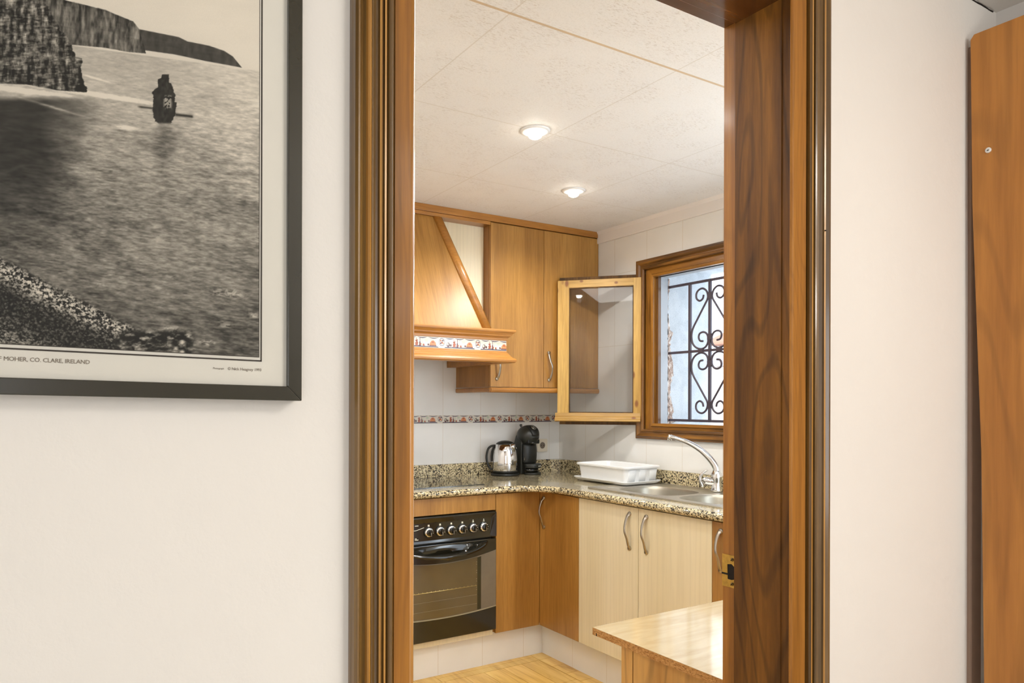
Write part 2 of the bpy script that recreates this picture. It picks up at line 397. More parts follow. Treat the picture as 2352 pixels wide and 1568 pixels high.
class MB:
    """collects shapes given in room coordinates and links them as one mesh"""
    def __init__(s): s.v = []; s.f = []; s.mi = []; s.sm = []; s.cur = 0; s.smooth = False; s.col = None; s.fc = []
    def add(s, vs, fs):
        b = len(s.v); s.v += [tuple(p) for p in vs]
        for f in fs:
            s.f.append([i + b for i in f]); s.mi.append(s.cur); s.sm.append(s.smooth); s.fc.append(s.col)
        return s
    def box(s, x0, x1, y0, y1, z0, z1):
        x0, x1 = min(x0, x1), max(x0, x1); y0, y1 = min(y0, y1), max(y0, y1); z0, z1 = min(z0, z1), max(z0, z1)
        v = [(x, y, z) for z in (z0, z1) for y in (y0, y1) for x in (x0, x1)]
        return s.add(v, [(0, 2, 3, 1), (4, 5, 7, 6), (0, 1, 5, 4), (2, 6, 7, 3), (0, 4, 6, 2), (1, 3, 7, 5)])
    def hexa(s, p):
        """eight corners: bottom four anticlockwise, top four anticlockwise"""
        return s.add(p, [(3, 2, 1, 0), (4, 5, 6, 7), (0, 1, 5, 4), (1, 2, 6, 5), (2, 3, 7, 6), (3, 0, 4, 7)])
    def prism(s, poly, axis, a0, a1, holes=()):
        """a polygon drawn in the two other axes, pushed from a0 to a1 along the axis"""
        def P(q, a):
            return {'x': (a, q[0], q[1]), 'y': (q[0], a, q[1]), 'z': (q[0], q[1], a)}[axis]
        loops = [list(poly)] + [list(h) for h in holes]
        flat = [q for lp in loops for q in lp]
        tris = tessellate_polygon([[Vector((q[0], q[1], 0)) for q in lp] for lp in loops])
        n = len(flat)
        vs = [P(q, a0) for q in flat] + [P(q, a1) for q in flat]
        sm = s.smooth; s.smooth = False
        b = len(s.v); s.v += vs
        def put(f, smo):
            s.f.append([i + b for i in f]); s.mi.append(s.cur); s.sm.append(smo); s.fc.append(s.col)
        for t in tris:
            put(t, False); put([i + n for i in reversed(t)], False)
        k = 0
        for lp in loops:
            m = len(lp)
            for i in range(m):
                j = (i + 1) % m
                put((k + i, k + j, k + j + n, k + i + n), sm)
            k += m
        s.smooth = sm
        return s
    def loft(s, rings, cap=True, closed=True):
        n = len(rings[0]); vs = [p for r in rings for p in r]; fs = []
        for a in range(len(rings) - 1):
            for i in range(n if closed else n - 1):
                j = (i + 1) % n
                fs.append((a * n + i, a * n + j, (a + 1) * n + j, (a + 1) * n + i))
        if cap and closed:
            fs.append(tuple(range(n))[::-1]); fs.append(tuple((len(rings) - 1) * n + i for i in range(n)))
        return s.add(vs, fs)
    def tube(s, path, r, seg=10, cap=True, flat=1.0, up=None):
        rings = []; P = [Vector(p) for p in path]; n = len(P)
        rr = r if isinstance(r, (list, tuple)) else [r] * n
        prev = None
        for i, p in enumerate(P):
            t = (P[min(i + 1, n - 1)] - P[max(i - 1, 0)]).normalized()
            ref = Vector(up) if up else (prev if prev is not None else (Vector((0, 0, 1)) if abs(t.z) < 0.9 else Vector((1, 0, 0))))
            a = t.cross(ref)
            if a.length < 1e-6: a = t.cross(Vector((1, 0, 0)))
            a.normalize(); b = a.cross(t).normalized()
            if not up: prev = b
            rings.append([p + a * (rr[i] * math.cos(2 * math.pi * k / seg)) + b * (rr[i] * flat * math.sin(2 * math.pi * k / seg)) for k in range(seg)])
        sm = s.smooth; s.smooth = True
        s.loft(rings, cap); s.smooth = sm
        return s
    def lathe(s, c, prof, seg=32, cap=True, axis=(0, 0, 1), sx=1.0, sy=1.0):
        ax = Vector(axis).normalized(); q = Vector((0, 0, 1)).rotation_difference(ax)
        rings = []
        for (r, h) in prof:
            rings.append([Vector(c) + q @ Vector((r * sx * math.cos(2 * math.pi * k / seg), r * sy * math.sin(2 * math.pi * k / seg), h)) for k in range(seg)])
        sm = s.smooth; s.smooth = True
        s.loft(rings, cap); s.smooth = sm
        return s
    def build(s, name, mats, root=None, bevel=0.0, seg=2, kind=None, angle=35, xf=None, loc=None):
        if not isinstance(mats, (list, tuple)): mats = [mats]
        vs = [Vector(p) for p in s.v]
        if xf is not None: vs = [xf @ p for p in vs]
        if root is not None: org = origin_of(root); own = Vector((0, 0, 0))
        elif loc is not None: org = Vector(loc); own = org
        elif kind == 'structure': org = Vector((0, 0, 0)); own = org
        else:
            lo = [min(p[i] for p in vs) for i in range(3)]; hi = [max(p[i] for p in vs) for i in range(3)]
            org = Vector(((lo[0] + hi[0]) / 2, (lo[1] + hi[1]) / 2, lo[2])); own = org
        me = bpy.data.meshes.new(name)
        me.from_pydata([tuple(p - org) for p in vs], [], s.f)
        for m in mats: me.materials.append(MAT[m] if isinstance(m, str) else m)
        me.polygons.foreach_set('material_index', s.mi)
        me.polygons.foreach_set('use_smooth', s.sm)
        if any(c is not None for c in s.fc):
            at = me.color_attributes.new('shade', 'FLOAT_COLOR', 'CORNER')
            for p in me.polygons:
                c = s.fc[p.index] or (1, 1, 1, 1)
                for li in p.loop_indices: at.data[li].color = c
        me.update(); me.validate()
        bm = bmesh.new(); bm.from_mesh(me); bmesh.ops.recalc_face_normals(bm, faces=bm.faces); bm.to_mesh(me); bm.free()
        o = bpy.data.objects.new(name, me); C.objects.link(o)
        o.location = own
        if root is not None: o.parent = root
        if kind: o['kind'] = kind
        if bevel:
            md = o.modifiers.new('edge', 'BEVEL'); md.width = bevel; md.segments = seg
            md.limit_method = 'ANGLE'; md.angle_limit = math.radians(angle)
            md.harden_normals = False
        return o

def to_mesh(t):
    """lettering turned into a mesh of its own"""
    bpy.context.view_layer.update()
    me = bpy.data.meshes.new_from_object(t.evaluated_get(bpy.context.evaluated_depsgraph_get()))
    nm = t.name; o = bpy.data.objects.new(nm, me)
    o.parent = t.parent; o.location = t.location; o.rotation_euler = t.rotation_euler
    bpy.data.objects.remove(t); C.objects.link(o); o.name = nm
    return o

def smooth_curve(pts, n=8):
    """Catmull-Rom through the points"""
    out = []
    P = [Vector(p) for p in pts]
    for i in range(len(P) - 1):
        p0 = P[max(i - 1, 0)]; p1 = P[i]; p2 = P[i + 1]; p3 = P[min(i + 2, len(P) - 1)]
        for k in range(n):
            t = k / n
            out.append(0.5 * ((2 * p1) + (p2 - p0) * t + (2 * p0 - 5 * p1 + 4 * p2 - p3) * t * t + (3 * p1 - p0 - 3 * p2 + p3) * t ** 3))
    out.append(P[-1])
    return out
def arc(cx, cy, r, a0, a1, n=10):
    return [(cx + r * math.cos(math.radians(a0 + (a1 - a0) * i / n)), cy + r * math.sin(math.radians(a0 + (a1 - a0) * i / n))) for i in range(n + 1)]
def rrect(x0, x1, y0, y1, r, n=6):
    return arc(x1 - r, y0 + r, r, -90, 0, n) + arc(x1 - r, y1 - r, r, 0, 90, n) + arc(x0 + r, y1 - r, r, 90, 180, n) + arc(x0 + r, y0 + r, r, 180, 270, n)

# ================================================================ THE SETTING
DW0, DW1 = 0.812, 0.955            # the wall with the doorway: living side, kitchen side
JL, JR = 0.405, 1.156              # clear opening
LINT = 2.04
KX, KY, KC = 2.78, 3.555, 2.297    # kitchen right wall, back wall, ceiling
LX, LC = 1.935, 2.229              # living room side wall and ceiling

# floor of the living room and floor boards of the kitchen
MB().box(-2.4, LX, -3.0, 0.88, -0.1, 0).build('floor', 'living_floor', kind='structure')
fl = MB(); fl.cur = 1
fl.box(0.02, KX, 0.88, KY, -0.1, -0.004); fl.cur = 0
def plank(x0, x1, y0, y1):
    g = 0.0012; k = random.uniform(0.90, 1.06); fl.col = (k, k * random.uniform(0.97, 1.0), k * random.uniform(0.92, 1.0), 1)
    fl.box(x0 + g, x1 - g, y0 + g, y1 - g, -0.02, 0.0)
x = 0.091
while x < 2.17:
    x1 = min(x + 0.11, 2.183); y = 0.88 + random.uniform(-0.5, 0)
    while y < 2.95:
        y1 = min(y + 0.62, 2.95)
        if 2.95 - y1 < 0.1: y1 = 2.95
        if y1 > 0.88: plank(x, x1, max(y, 0.88), y1)
        y = y1
    x += 0.11
x = 1.62
plank(0.3, 0.95, 2.95, 3.04); plank(0.95, 1.51, 2.95, 3.04); plank(1.51, 1.62, 2.95, 3.04); plank(1.62, 2.183, 2.95, 3.0); plank(1.62, 2.183, 3.0, 3.04)
y = 3.06
while y > 1.0:
    plank(2.183, 2.27, y - 0.108, y); y -= 0.108
fl.build('floor', ['planks', 'floor_gap'], kind='structure')

# wall with the doorway, plastered
w = MB()
w.box(-2.4, 0.352, DW0, DW1, 0, 2.35).box(1.21, LX + 0.1, DW0, DW1, 0, 2.35).box(0.352, 1.21, DW0, DW1, LINT + 0.05, 2.35)
w.build('wall_front', 'plaster', kind='structure')
MB().box(LX, LX + 0.1, -3.0, DW0, 0, 2.35).build('wall_side', 'plaster', kind='structure')
MB().box(-2.5, -2.4, -3.1, DW1, 0, 2.35).build('wall_far_side', 'plaster', kind='structure')
MB().box(-2.5, LX + 0.1, -3.1, -3.0, 0, 2.35).build('wall_behind', 'plaster', kind='structure')
MB().box(-2.5, LX + 0.1, -3.1, DW0, LC, LC + 0.1).build('ceiling', 'ceiling_paint', kind='structure')
# crack between wall and ceiling, high on the right
ck = MB()
xs = [1.62 + 0.02 * i for i in range(16)]
for a, b in zip(xs, xs[1:]):
    ta = 0.0004 * math.sin(math.pi * (a - 1.60) / 0.34) ** 0.5 if 1.6 < a < 1.93 else 0.0004
    ck.add([(a, 0.8108, LC - 0.001 - 0.001 * math.sin(a * 90)), (b, 0.8108, LC - 0.001 - 0.001 * math.sin(b * 90)), (b, 0.8108, LC - 0.0026 - ta - 0.001 * math.sin(b * 90)), (a, 0.8108, LC - 0.0026 - ta - 0.001 * math.sin(a * 90)),
            (a, 0.813, LC), (b, 0.813, LC), (b, 0.813, LC - 0.005), (a, 0.813, LC - 0.005)], [(0, 1, 2, 3), (4, 7, 6, 5), (0, 4, 5, 1), (3, 2, 6, 7)])
tag(ck.build('trim_2', 'shadow_hole', kind='structure'), 'thin dark crack where white wall meets ceiling above the wooden door')

# kitchen shell
MB().box(0.02, KX + 0.1, KY, KY + 0.12, 0, 2.4).build('wall_back', 'tiles_back', kind='structure')
MB().box(-0.1, 0.02, DW1, KY + 0.12, 0, 2.4).build('wall_left', 'plaster', kind='structure')
WY0, WY1, WZ0, WZ1 = 1.93, 2.741, 1.197, 1.975   # clear window opening
CY0, CY1 = 1.815, 2.856                           # hole in the wall, behind the casing
w = MB()
for (a, b, c, d) in ((DW1, CY0, 0, 2.4), (CY1, KY, 0, 2.4), (CY0, CY1, 0, 1.135), (CY0, CY1, 2.055, 2.4)):
    w.box(KX, 2.872, a, b, c, d)
w.build('wall_right', 'tiles_right', kind='structure')
MB().box(0.02, KX, DW1, KY, KC, KC + 0.1).build('ceiling', 'ceiling_tiles', kind='structure')
tr = MB()
tr.prism([(KX, 2.229), (KX - 0.010, 2.229), (KX - 0.012, 2.234), (KX - 0.012, 2.280), (KX - 0.022, 2.297), (KX, 2.297)], 'y', 0.955, 3.19)
tr.v = [(p[0], p[1], p[2]) for p in tr.v]
tr.build('trim_1', 'kitchen_plain', kind='structure')
# thick outside wall: white reveal, stucco, broken plaster edge
w = MB()
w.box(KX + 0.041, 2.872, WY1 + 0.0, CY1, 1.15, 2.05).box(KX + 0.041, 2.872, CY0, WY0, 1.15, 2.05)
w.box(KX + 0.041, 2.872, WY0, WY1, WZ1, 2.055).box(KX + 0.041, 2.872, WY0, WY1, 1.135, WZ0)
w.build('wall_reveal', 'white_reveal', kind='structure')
w = MB()
OY0, OY1, OZ0, OZ1 = 1.86, 2.762, 1.165, 2.03
for (a, b, c, d) in ((0.8, OY0, 0, 2.9), (OY1, 3.8, 0, 2.9), (OY0, OY1, 0, OZ0), (OY0, OY1, OZ1, 2.9)):
    w.box(2.873, 3.234, a, b, c, d)
w.build('wall_outside', 'stucco', kind='structure')
bk = MB(); zz = 1.19; random.seed(3)
n = 60; pr = []
for i in range(n + 1):
    z = 1.198 + (WZ1 - 1.198) * i / n
    wd = 0.050 + 0.012 * math.sin(i * 0.35) + random.uniform(-0.006, 0.008)
    if z > 1.70: wd *= 0.55
    if 1.2 < z < 1.215: wd = 0.09
    pr.append((z, max(0.006, wd), random.uniform(-0.004, 0.004)))
for (za, wa, da), (zb, wb, db) in zip(pr, pr[1:]):
    bk.add([(2.8725, 2.7405 + da, za), (2.8725 + wa, 2.762, za), (2.8725 + wb, 2.762, zb), (2.8725, 2.7405 + db, zb), (2.885, 2.80, za), (2.885, 2.80, zb)],
           [(0, 1, 2, 3)])
bk.build('trim_3', 'broken', kind='structure')

# ================================================================ DOORWAY (door_1): lining, casing, strike plate
dr = empty('door_1', (0.78, 0.88, 0), kind='structure')
def sweepz(prof, z0, z1):
    return MB().prism(prof, 'z', z0, z1)
# left lining: front board with a rounded arris
lp = [(0.3747, 0.806), (JL - 0.009, 0.806)] + arc(JL - 0.009, 0.815, 0.009, -90, 0, 6)[1:] + [(JL, 0.955), (JL - 0.012, 0.955), (JL - 0.012, 0.998), (0.36, 0.998), (0.36, 0.8125), (0.3747, 0.8125)]
b = sweepz(lp, 0, LINT + 0.03)
for k in range(1, 8): b.mi[len(b.f) - len(lp) + k] = 1; b.sm[len(b.f) - len(lp) + k] = True
b.build('door_lining', ['door_face', 'door_edge'], dr)
# right lining: front stub, main board, rebate
b = sweepz([(JR, 0.809), (JR + 0.003, 0.806), (1.1975, 0.806), (1.1975, 0.8115), (JR, 0.8115)], 0, LINT + 0.03); b.build('door_lining', 'door_face', dr, bevel=0.0015)
b = sweepz([(JR + 0.002, 0.8115), (JR + 0.002, 0.828), (JR, 0.8285), (JR, 0.930), (JR + 0.012, 0.930), (JR + 0.012, 0.965), (1.20, 0.965), (1.20, 0.8115)], 0, LINT + 0.03)
b.build('door_lining', 'door_reveal', dr)
# lighter edge facing the kitchen leaf
b = sweepz([(JR + 0.0110, 0.9305), (JR + 0.0110, 0.9655), (1.20, 0.9655), (1.20, 0.9305)], 0, LINT + 0.03); b.build('door_rebate', 'door_face', dr)
b = MB().box(JL - 0.03, JR + 0.03, 0.806, 0.930, LINT, LINT + 0.04)
b.box(JL - 0.03, JR + 0.03, 0.930, 0.965, LINT + 0.009, LINT + 0.04); b.build('door_head', 'lintel', dr, bevel=0.001)
# beads beside the lining
b = sweepz(arc(0.3695, 0.8085, 0.0048, 180, 360, 8) + [(0.3743, 0.8125), (0.3647, 0.8125)], 0, LINT + 0.04); b.smooth = True; b.build('door_bead', 'architrave', dr)
# casings: profile as (across from the inner edge, out from the wall)
PROF = [(0, 0), (0, 0.011), (0.0025, 0.0150), (0.0055, 0.0150), (0.0065, 0.0115), (0.0085, 0.0115), (0.0095, 0.0165), (0.012, 0.0180), (0.0145, 0.0165), (0.0155, 0.0125),
        (0.019, 0.0115), (0.025, 0.0130), (0.0290, 0.0165), (0.0300, 0.0200), (0.0325, 0.0212), (0.0350, 0.0195), (0.0360, 0.0150), (0.0390, 0.0125), (0.0430, 0.0140), (0.0470, 0.0185), (0.0500, 0.0190), (0.0530, 0.0150), (0.0545, 0.006), (0.0545, 0)]
PR = [(1.2005 + a * 1.06, DW0 - b * 0.95) for a, b in PROF]
PL = [(0.3615 - a * 0.80, DW0 - b * 1.0) for a, b in PROF]
def worn_glint(mb, poly):
    """rubbed arrises, and highlights painted in as paler wood"""
    n = len(PROF); k0 = len(mb.f) - n
    for i in range(n):
        a, b_ = PROF[i], PROF[(i + 1) % n]
        mid = (a[0] + b_[0]) / 2
        if min(a[1], b_[1]) > 0.0149 and (0.002 < mid < 0.006 or 0.0112 < mid < 0.0135 and poly is PL or 0.0300 < mid < 0.0330 or (poly is PL and 0.026 < mid < 0.036)): mb.mi[k0 + i] = 1
        if 0.0535 < mid < 0.0545 : mb.mi[k0 + i] = 0
    return mb
worn_glint(sweepz(PR, 0, LINT + 0.10), PR).build('architrave', ['architrave', 'architrave_worn_glint'], dr)
worn_glint(sweepz(PL, 0, LINT + 0.10), PL).build('architrave', ['architrave', 'architrave_worn_glint'], dr)
MB().prism([(DW0 - b_, LINT + 0.045 + a_) for a_, b_ in PROF], 'x', 0.31, 1.26).build('architrave', 'architrave_x', dr)
# nail holes
for (nx, nz, ny) in ((0.352, 1.995, DW0 - 0.0118), (0.352, 0.625, DW0 - 0.0118), (0.3517, 1.33, DW0 - 0.0118), (1.2335, 1.62, DW0 - 0.0195), (1.232, 2.02, DW0 - 0.0118)):
    MB().lathe((nx, ny + 0.002, nz), [(0.0010, 0), (0.0012, 0.004), (0.0002, 0.0042)], 10, axis=(0, -1, 0)).build('nail_hole', 'shadow_hole', dr)
# strike plate
sx = JR + 0.011
sp = MB().prism([(0.9315, 0.9405), (0.9665, 0.9405), (0.9665, 1.0040), (0.9315, 1.0040)], 'x', sx - 0.0012, sx - 0.0002,
                holes=[[(0.9335, 0.9590), (0.9440, 0.9555), (0.9530, 0.9560), (0.9540, 0.9850), (0.9440, 0.9870), (0.9350, 0.9810), (0.9335, 0.9760)]])
s_ = sp.build('strike_plate', 'brass', dr)
MB().box(sx - 0.0004, sx + 0.0006, 0.9325, 0.955, 0.9545, 0.9880).build('latch_hole', 'shadow_hole', s_)
MB().box(sx - 0.0018, sx - 0.0010, 0.950, 0.9670, 0.9640, 0.9675).build('latch_slot', 'shadow_hole', s_)
for z in (0.9960, 0.9480):
    q = MB().lathe((sx - 0.0010, 0.9420, z), [(0.0038, 0), (0.0034, 0.0012), (0.0003, 0.0014)], 16, axis=(-1, 0, 0)).build('screw', 'brass_dark', s_)
    MB().hexa([(sx - 0.0030, 0.9390, z + 0.0022), (sx - 0.0030, 0.9398, z + 0.0030), (sx - 0.0020, 0.9398, z + 0.0030), (sx - 0.0020, 0.9390, z + 0.0022),
               (sx - 0.0030, 0.9445, z - 0.0030), (sx - 0.0030, 0.9453, z - 0.0022), (sx - 0.0020, 0.9453, z - 0.0022), (sx - 0.0020, 0.9445, z - 0.0030)]).build('screw_slot', 'shadow_hole', s_)

# ================================================================ FRAMED PRINT on the left
def framed_print():
    # px coordinates of the print are only a local drawing grid: 0..600 across, 0..820 down, fixed to its lower right part
    ys = 0.789
    # plane of the picture: x to the right, z up; lower edges run a touch out of level, the stiles hang plumb
    lean = lambda x: (x - 0.2) * (-0.0165)
    root = empty('framed_print', (-0.07, 0.812, 1.28), 'large framed black and white sea cliff print hanging on white wall beside the doorway', 'picture')
    xl, xr, zt, zb = -0.42, 0.2525, 2.12, 1.304
    fw = 0.0157
    def q(x, z, y): return (x, y, z + (0.0 if z > 1.9 else 1.0) * -lean(x) * -1.0)
    fr = MB()
    def bar(p):  # p: 4 front corners (x,z)
        f = [q(x, z, 0.787) for x, z in p]; bk_ = [q(x, z, 0.8115) for x, z in p]
        fr.hexa([f[0], f[1], bk_[1], bk_[0], f[3], f[2], bk_[2], bk_[3]])
    bar([(xl, zb), (xr, zb), (xr - fw, zb + fw), (xl + fw, zb + fw)])
    bar([(xl + fw, zt - fw), (xr - fw, zt - fw), (xr, zt), (xl, zt)])
    bar([(xr - fw, zb + fw), (xr, zb), (xr, zt), (xr - fw, zt - fw)])
    bar([(xl, zb), (xl + fw, zb + fw), (xl + fw, zt - fw), (xl, zt)])
    fr.build('frame', 'frame_black', root, bevel=0.0008)
    pp = MB(); a = [q(xl + 0.01, zb + 0.01, 0.7935), q(xr - 0.01, zb + 0.01, 0.7935), q(xr - 0.01, zt - 0.01, 0.7935), q(xl + 0.01, zt - 0.01, 0.7935)]
    b = [(p[0], 0.8095, p[2]) for p in a]
    pp.hexa([a[0], a[1], b[1], b[0], a[3], a[2], b[2], b[3]]); pp.build('paper', 'paper', root)
    # printed picture as a fine mesh with a colour per corner
    X0, X1 = -0.385, 0.2065; Z0, Z1 = 1.351, 2.06
    NX, NZ = 560, 660
    gx = np.concatenate([np.linspace(X0, -0.03, 60, endpoint=False), np.linspace(-0.03, X1, NX - 60)])
    gz = np.concatenate([np.linspace(Z0, 1.745, NZ - 60, endpoint=False), np.linspace(1.745, Z1, 60)])
    GX, GZ = np.meshgrid(gx, gz)
    # drawing coordinates (u right, v down) in print units
    dep = 0.5212 * GX + 0.8534 * 0.789
    U_ = 1093.4 + 1651.0 * (0.8534 * GX - 0.5212 * 0.789) / dep
    V_ = 927.9 + (U_ - 1093.4) * 0.0025 - 1651.0 * (GZ + np.where(GZ < 1.9, lean(GX), 0) - 1.30) / dep
    rng = np.random.RandomState(5)
    def vnoise(x, y, seed):
        r = np.random.RandomState(seed).rand(256, 256)
        xi = np.floor(x).astype(int); yi = np.floor(y).astype(int); fx = x - xi; fy = y - yi
        fx = fx * fx * (3 - 2 * fx); fy = fy * fy * (3 - 2 * fy)
        g = lambda i, j: r[j % 256, i % 256]
        return (g(xi, yi) * (1 - fx) + g(xi + 1, yi) * fx) * (1 - fy) + (g(xi, yi + 1) * (1 - fx) + g(xi + 1, yi + 1) * fx) * fy
    def fbm(x, y, seed, o=4):
        t = 0; amp = 0.5; tot = 0
        for k in range(o):
            t = t + vnoise(x * 2 ** k, y * 2 ** k, seed + k) * amp; tot += amp; amp *= 0.58
        return t / tot
    def sstep(a, b, x): 
        t = np.clip((x - a) / (b - a), 0, 1); return t * t * (3 - 2 * t)
    u, v = U_, V_
    # sky
    img = 0.91 + 0.04 * (fbm(u / 160, v / 40, 1) - 0.5) - 0.05 * sstep(40, 110, v - u * 0.15)
    # sea: brightness falls to the lower left
    horizon = 100 + (u - 170) * 0.137
    tilt = v - u * 0.22
    ripple = fbm(u / 13 + v / 60, (v - u * 0.13) / 3.3, 11, 3) - 0.5
    ripple2 = fbm(u / 34 + v / 50, (v - u * 0.16) / 9.0, 15, 3) - 0.5
    swell = fbm(u / 130 + v / 160, (v - u * 0.46) / 34, 21, 3) - 0.5
    far = sstep(110, 420, v)
    sea = 0.76 - 0.22 * sstep(150, 520, v) - 0.14 * sstep(520, 780, v) + 0.09 * sstep(300, 600, u) * sstep(640, 300, v) - 0.10 * sstep(330, 60, u) * sstep(300, 520, v)
    sea = sea + (ripple * 0.42 + ripple2 * 0.30) * (0.35 + 0.65 * far) + swell * 0.26 * (0.3 + 0.7 * far)
    sea = sea - 0.20 * np.exp(-(((u - 378) / 24) ** 2)) * sstep(275, 300, v) * sstep(450, 300, v)
    # dark water in the lee of the cliff
    k1 = u + (v - 240) * 0.15 + 60 * (fbm(u / 60, v / 50, 25, 3) - 0.5)
    bay = sstep(214, 232, v) * sstep(250, 90, k1) * sstep(640, 330, v)
    sea = sea * (1 - 0.80 * bay) + 0.10 * bay * (ripple2 + 0.5)
    sea = np.clip(sea, 0.09, 0.9)
    sea_m = sstep(0, 2.5, v - horizon)
    img = img * (1 - sea_m) + sea * sea_m
    # foam lines
    def foam(img, cu, cv, su, sv, slope, amp):
        d = v - (cv + (u - cu) * slope)
        k = np.exp(-(d / sv) ** 2) * np.exp(-((u - cu) / su) ** 2)
        return img + amp * k * (0.4 + fbm(u / 12, v / 3, 31, 3) * 1.2)
    img = foam(img, 210, 212, 120, 4.5, 0.155, 0.62)
    img = foam(img, 60, 205, 90, 5, 0.12, 0.60)
    img = foam(img, 120, 243, 55, 3, 0.30, 0.40)
    img = foam(img, 287, 290, 26, 5, 0.1, 0.40)
    img = foam(img, 215, 175, 25, 2, 0.3, 0.28)
    # far headlands
    def poly_top(pts):
        xs = np.array([p[0] for p in pts], float); ys = np.array([p[1] for p in pts], float)
        return np.interp(u, xs, ys)
    rock = fbm(u / 9, v / 22, 41, 4); strata = fbm(u / 30, (v - u * 0.12) / 4.5, 51, 3)
    top2 = poly_top([(300, 55), (320, 62), (410, 80), (430, 90), (480, 100), (515, 112), (535, 125), (557, 152), (560, 400)])
    bot2 = poly_top([(300, 108), (400, 122), (470, 137), (557, 153)])
    m = sstep(0, 2, v - top2) * sstep(0, 2, bot2 - v) * sstep(559, 556, u) * sstep(318, 320, u)
    img = img * (1 - m) + (0.20 + 0.18 * (rock - 0.4) + 0.08 * strata) * m
    top1 = poly_top([(-400, -260), (150, -5), (240, 17), (305, 44), (318, 60), (327, 90), (335, 118)])
    bot1 = poly_top([(-400, 60), (170, 100), (235, 106), (290, 116), (335, 120)])
    m = sstep(0, 2, v - top1 - 3 * (rock - .5)) * sstep(0, 2, bot1 - v) * sstep(337, 333, u)
    dark_cap = sstep(18, 0, v - top1)
    img = img * (1 - m) + (0.34 + 0.75 * (fbm(u / 7, v / 26, 61, 4) - 0.45) + 0.14 * (strata - 0.5) - 0.10 * dark_cap) * m
    img = foam(img, 255, 110, 18, 1.5, 0.14, 0.35)
    # near cliff
    edge = poly_top([(-400, 0), (600, 0)]) * 0
    right = np.interp(v, [-400, 0, 30, 66, 72, 100, 126, 130, 170, 190, 208], [96, 104, 118, 138, 150, 162, 172, 186, 186, 194, 199]) + 10 * (fbm(v / 7, u / 50, 71, 3) - 0.5)
    botn = np.interp(u, [-400, 0, 60, 130, 200], [150, 188, 190, 204, 209])
    m = sstep(1, -1, u - right) * sstep(1, -1, v - botn)
    cl = 0.36 + 1.25 * (fbm(u / 8, v / 20, 81, 5) - 0.5) + 0.65 * (fbm(u / 14, v / 3.5, 91, 3) - 0.5) - 0.12 * sstep(120, 185, v) - 0.20 * sstep(140, 200, u) * sstep(20, 120, v)
    img = img * (1 - m) + np.clip(cl, 0.08, 0.9) * m
    # sea stack
    lw = np.interp(v, [167, 175, 178, 196, 203, 210, 222, 240, 262, 275, 282], [372, 371, 363, 362, 352, 349, 352, 350, 352, 357, 365]); rw = np.interp(v, [167, 186, 188, 205, 212, 230, 232, 250, 262, 282], [388, 389, 393, 398, 402, 401, 405, 404, 402, 392])
    jag = 6 * (fbm(v / 4, v / 50, 95, 3) - 0.5)
    m = sstep(-1, 1, u - lw - jag) * sstep(1, -1, u - rw - jag) * sstep(166, 168, v) * sstep(284, 276, v)
    st = 0.14 + 0.25 * (fbm(u / 6, v / 8, 97, 4) - 0.45) + 0.50 * (fbm(u / 4, v / 4, 99, 2) > 0.48) * sstep(372, 380, u) * sstep(398, 390, u) * sstep(212, 220, v) * sstep(250, 240, v)
    img = img * (1 - m) + st * m
    d = np.exp(-(((v - 262 - (u - 420) * 0.12) / 3.2) ** 2)) * sstep(400, 405, u) * sstep(446, 440, u)
    img = img * (1 - 0.75 * d)
    d = np.exp(-(((v - 243 - (u - 330) * 0.12) / 2.2) ** 2)) * sstep(312, 325, u) * sstep(352, 348, u)
    img = img * (1 - 0.7 * d)
    # pebble shore: dark bank with a pale surf line
    shore = 585 + 0.52 * u + 18 * (fbm(u / 30, v / 400, 101, 3) - 0.5)
    peb = fbm(u / 5 + v / 14, (v - u * 0.35) / 3.2, 111, 3); big = fbm(u / 40, v / 26, 121, 3)
    m = sstep(-4, 14, v - shore) * (1 - 0.0)
    below = v - shore
    surf = np.exp(-((below - 30 - 30 * (big - .5)) / 26) ** 2)
    bank = 0.22 + 1.0 * (peb - 0.5) + 0.5 * surf * sstep(0.40, 0.62, peb + 0.4 * (big - 0.5)) + 0.28 * sstep(110, 220, below) * sstep(0.35, 0.7, peb) - 0.10 * sstep(40, 90, below) * sstep(190, 110, below)
    img = img * (1 - m) + np.clip(bank, 0.07, 0.93) * m
    for (cu, cv, su, sv, am) in ((400, 760, 26, 10, 0.5), (520, 672, 42, 9, 0.28), (520, 745, 16, 8, 0.34), (585, 722, 14, 6, 0.34), (478, 785, 18, 6, 0.4), (230, 652, 9, 4, 0.3), (390, 634, 14, 4, 0.22)):
        k = np.exp(-((u - cu) / su) ** 2 - ((v - cv - (u - cu) * 0.1) / sv) ** 2)
        img = img + am * k * sstep(0.40, 0.55, fbm(u / 9, v / 4, 131, 3))
    zone = sstep(748, 768, v + 14 * (big - 0.5)) * sstep(255, 285, u) * sstep(462, 430, u)
    rk_ = fbm(u / 15, v / 8, 141, 4)
    img = img * (1 - zone) + np.clip(0.12 + 1.9 * (rk_ - 0.42), 0.08, 0.86) * zone
    img = img + (rng.rand(*img.shape) - 0.5) * 0.02
    img = np.clip(img, 0.06, 0.92)
    # sepia toned ink
    s = img
    rr = (s * 0.98 + 0.02); gg = s * 0.945 + 0.018; bb = s * 0.90 + 0.008
    lin_ = lambda c: np.where(c <= 0.04045, c / 12.92, ((c + 0.055) / 1.055) ** 2.4)
    col = np.stack([lin_(rr), lin_(gg), lin_(bb), np.ones_like(s)], -1).astype(np.float32)
    me = bpy.data.meshes.new('printed_picture')
    vx = np.stack([GX + 0.07, np.full_like(GX, 0.7932 - 0.812), GZ + lean(GX) * (GZ < 9) * -1.0 * 0 + np.where(GZ < 1.9, lean(GX), 0) - 1.28], -1).reshape(-1, 3).astype(np.float32)
    ny, nx = GX.shape
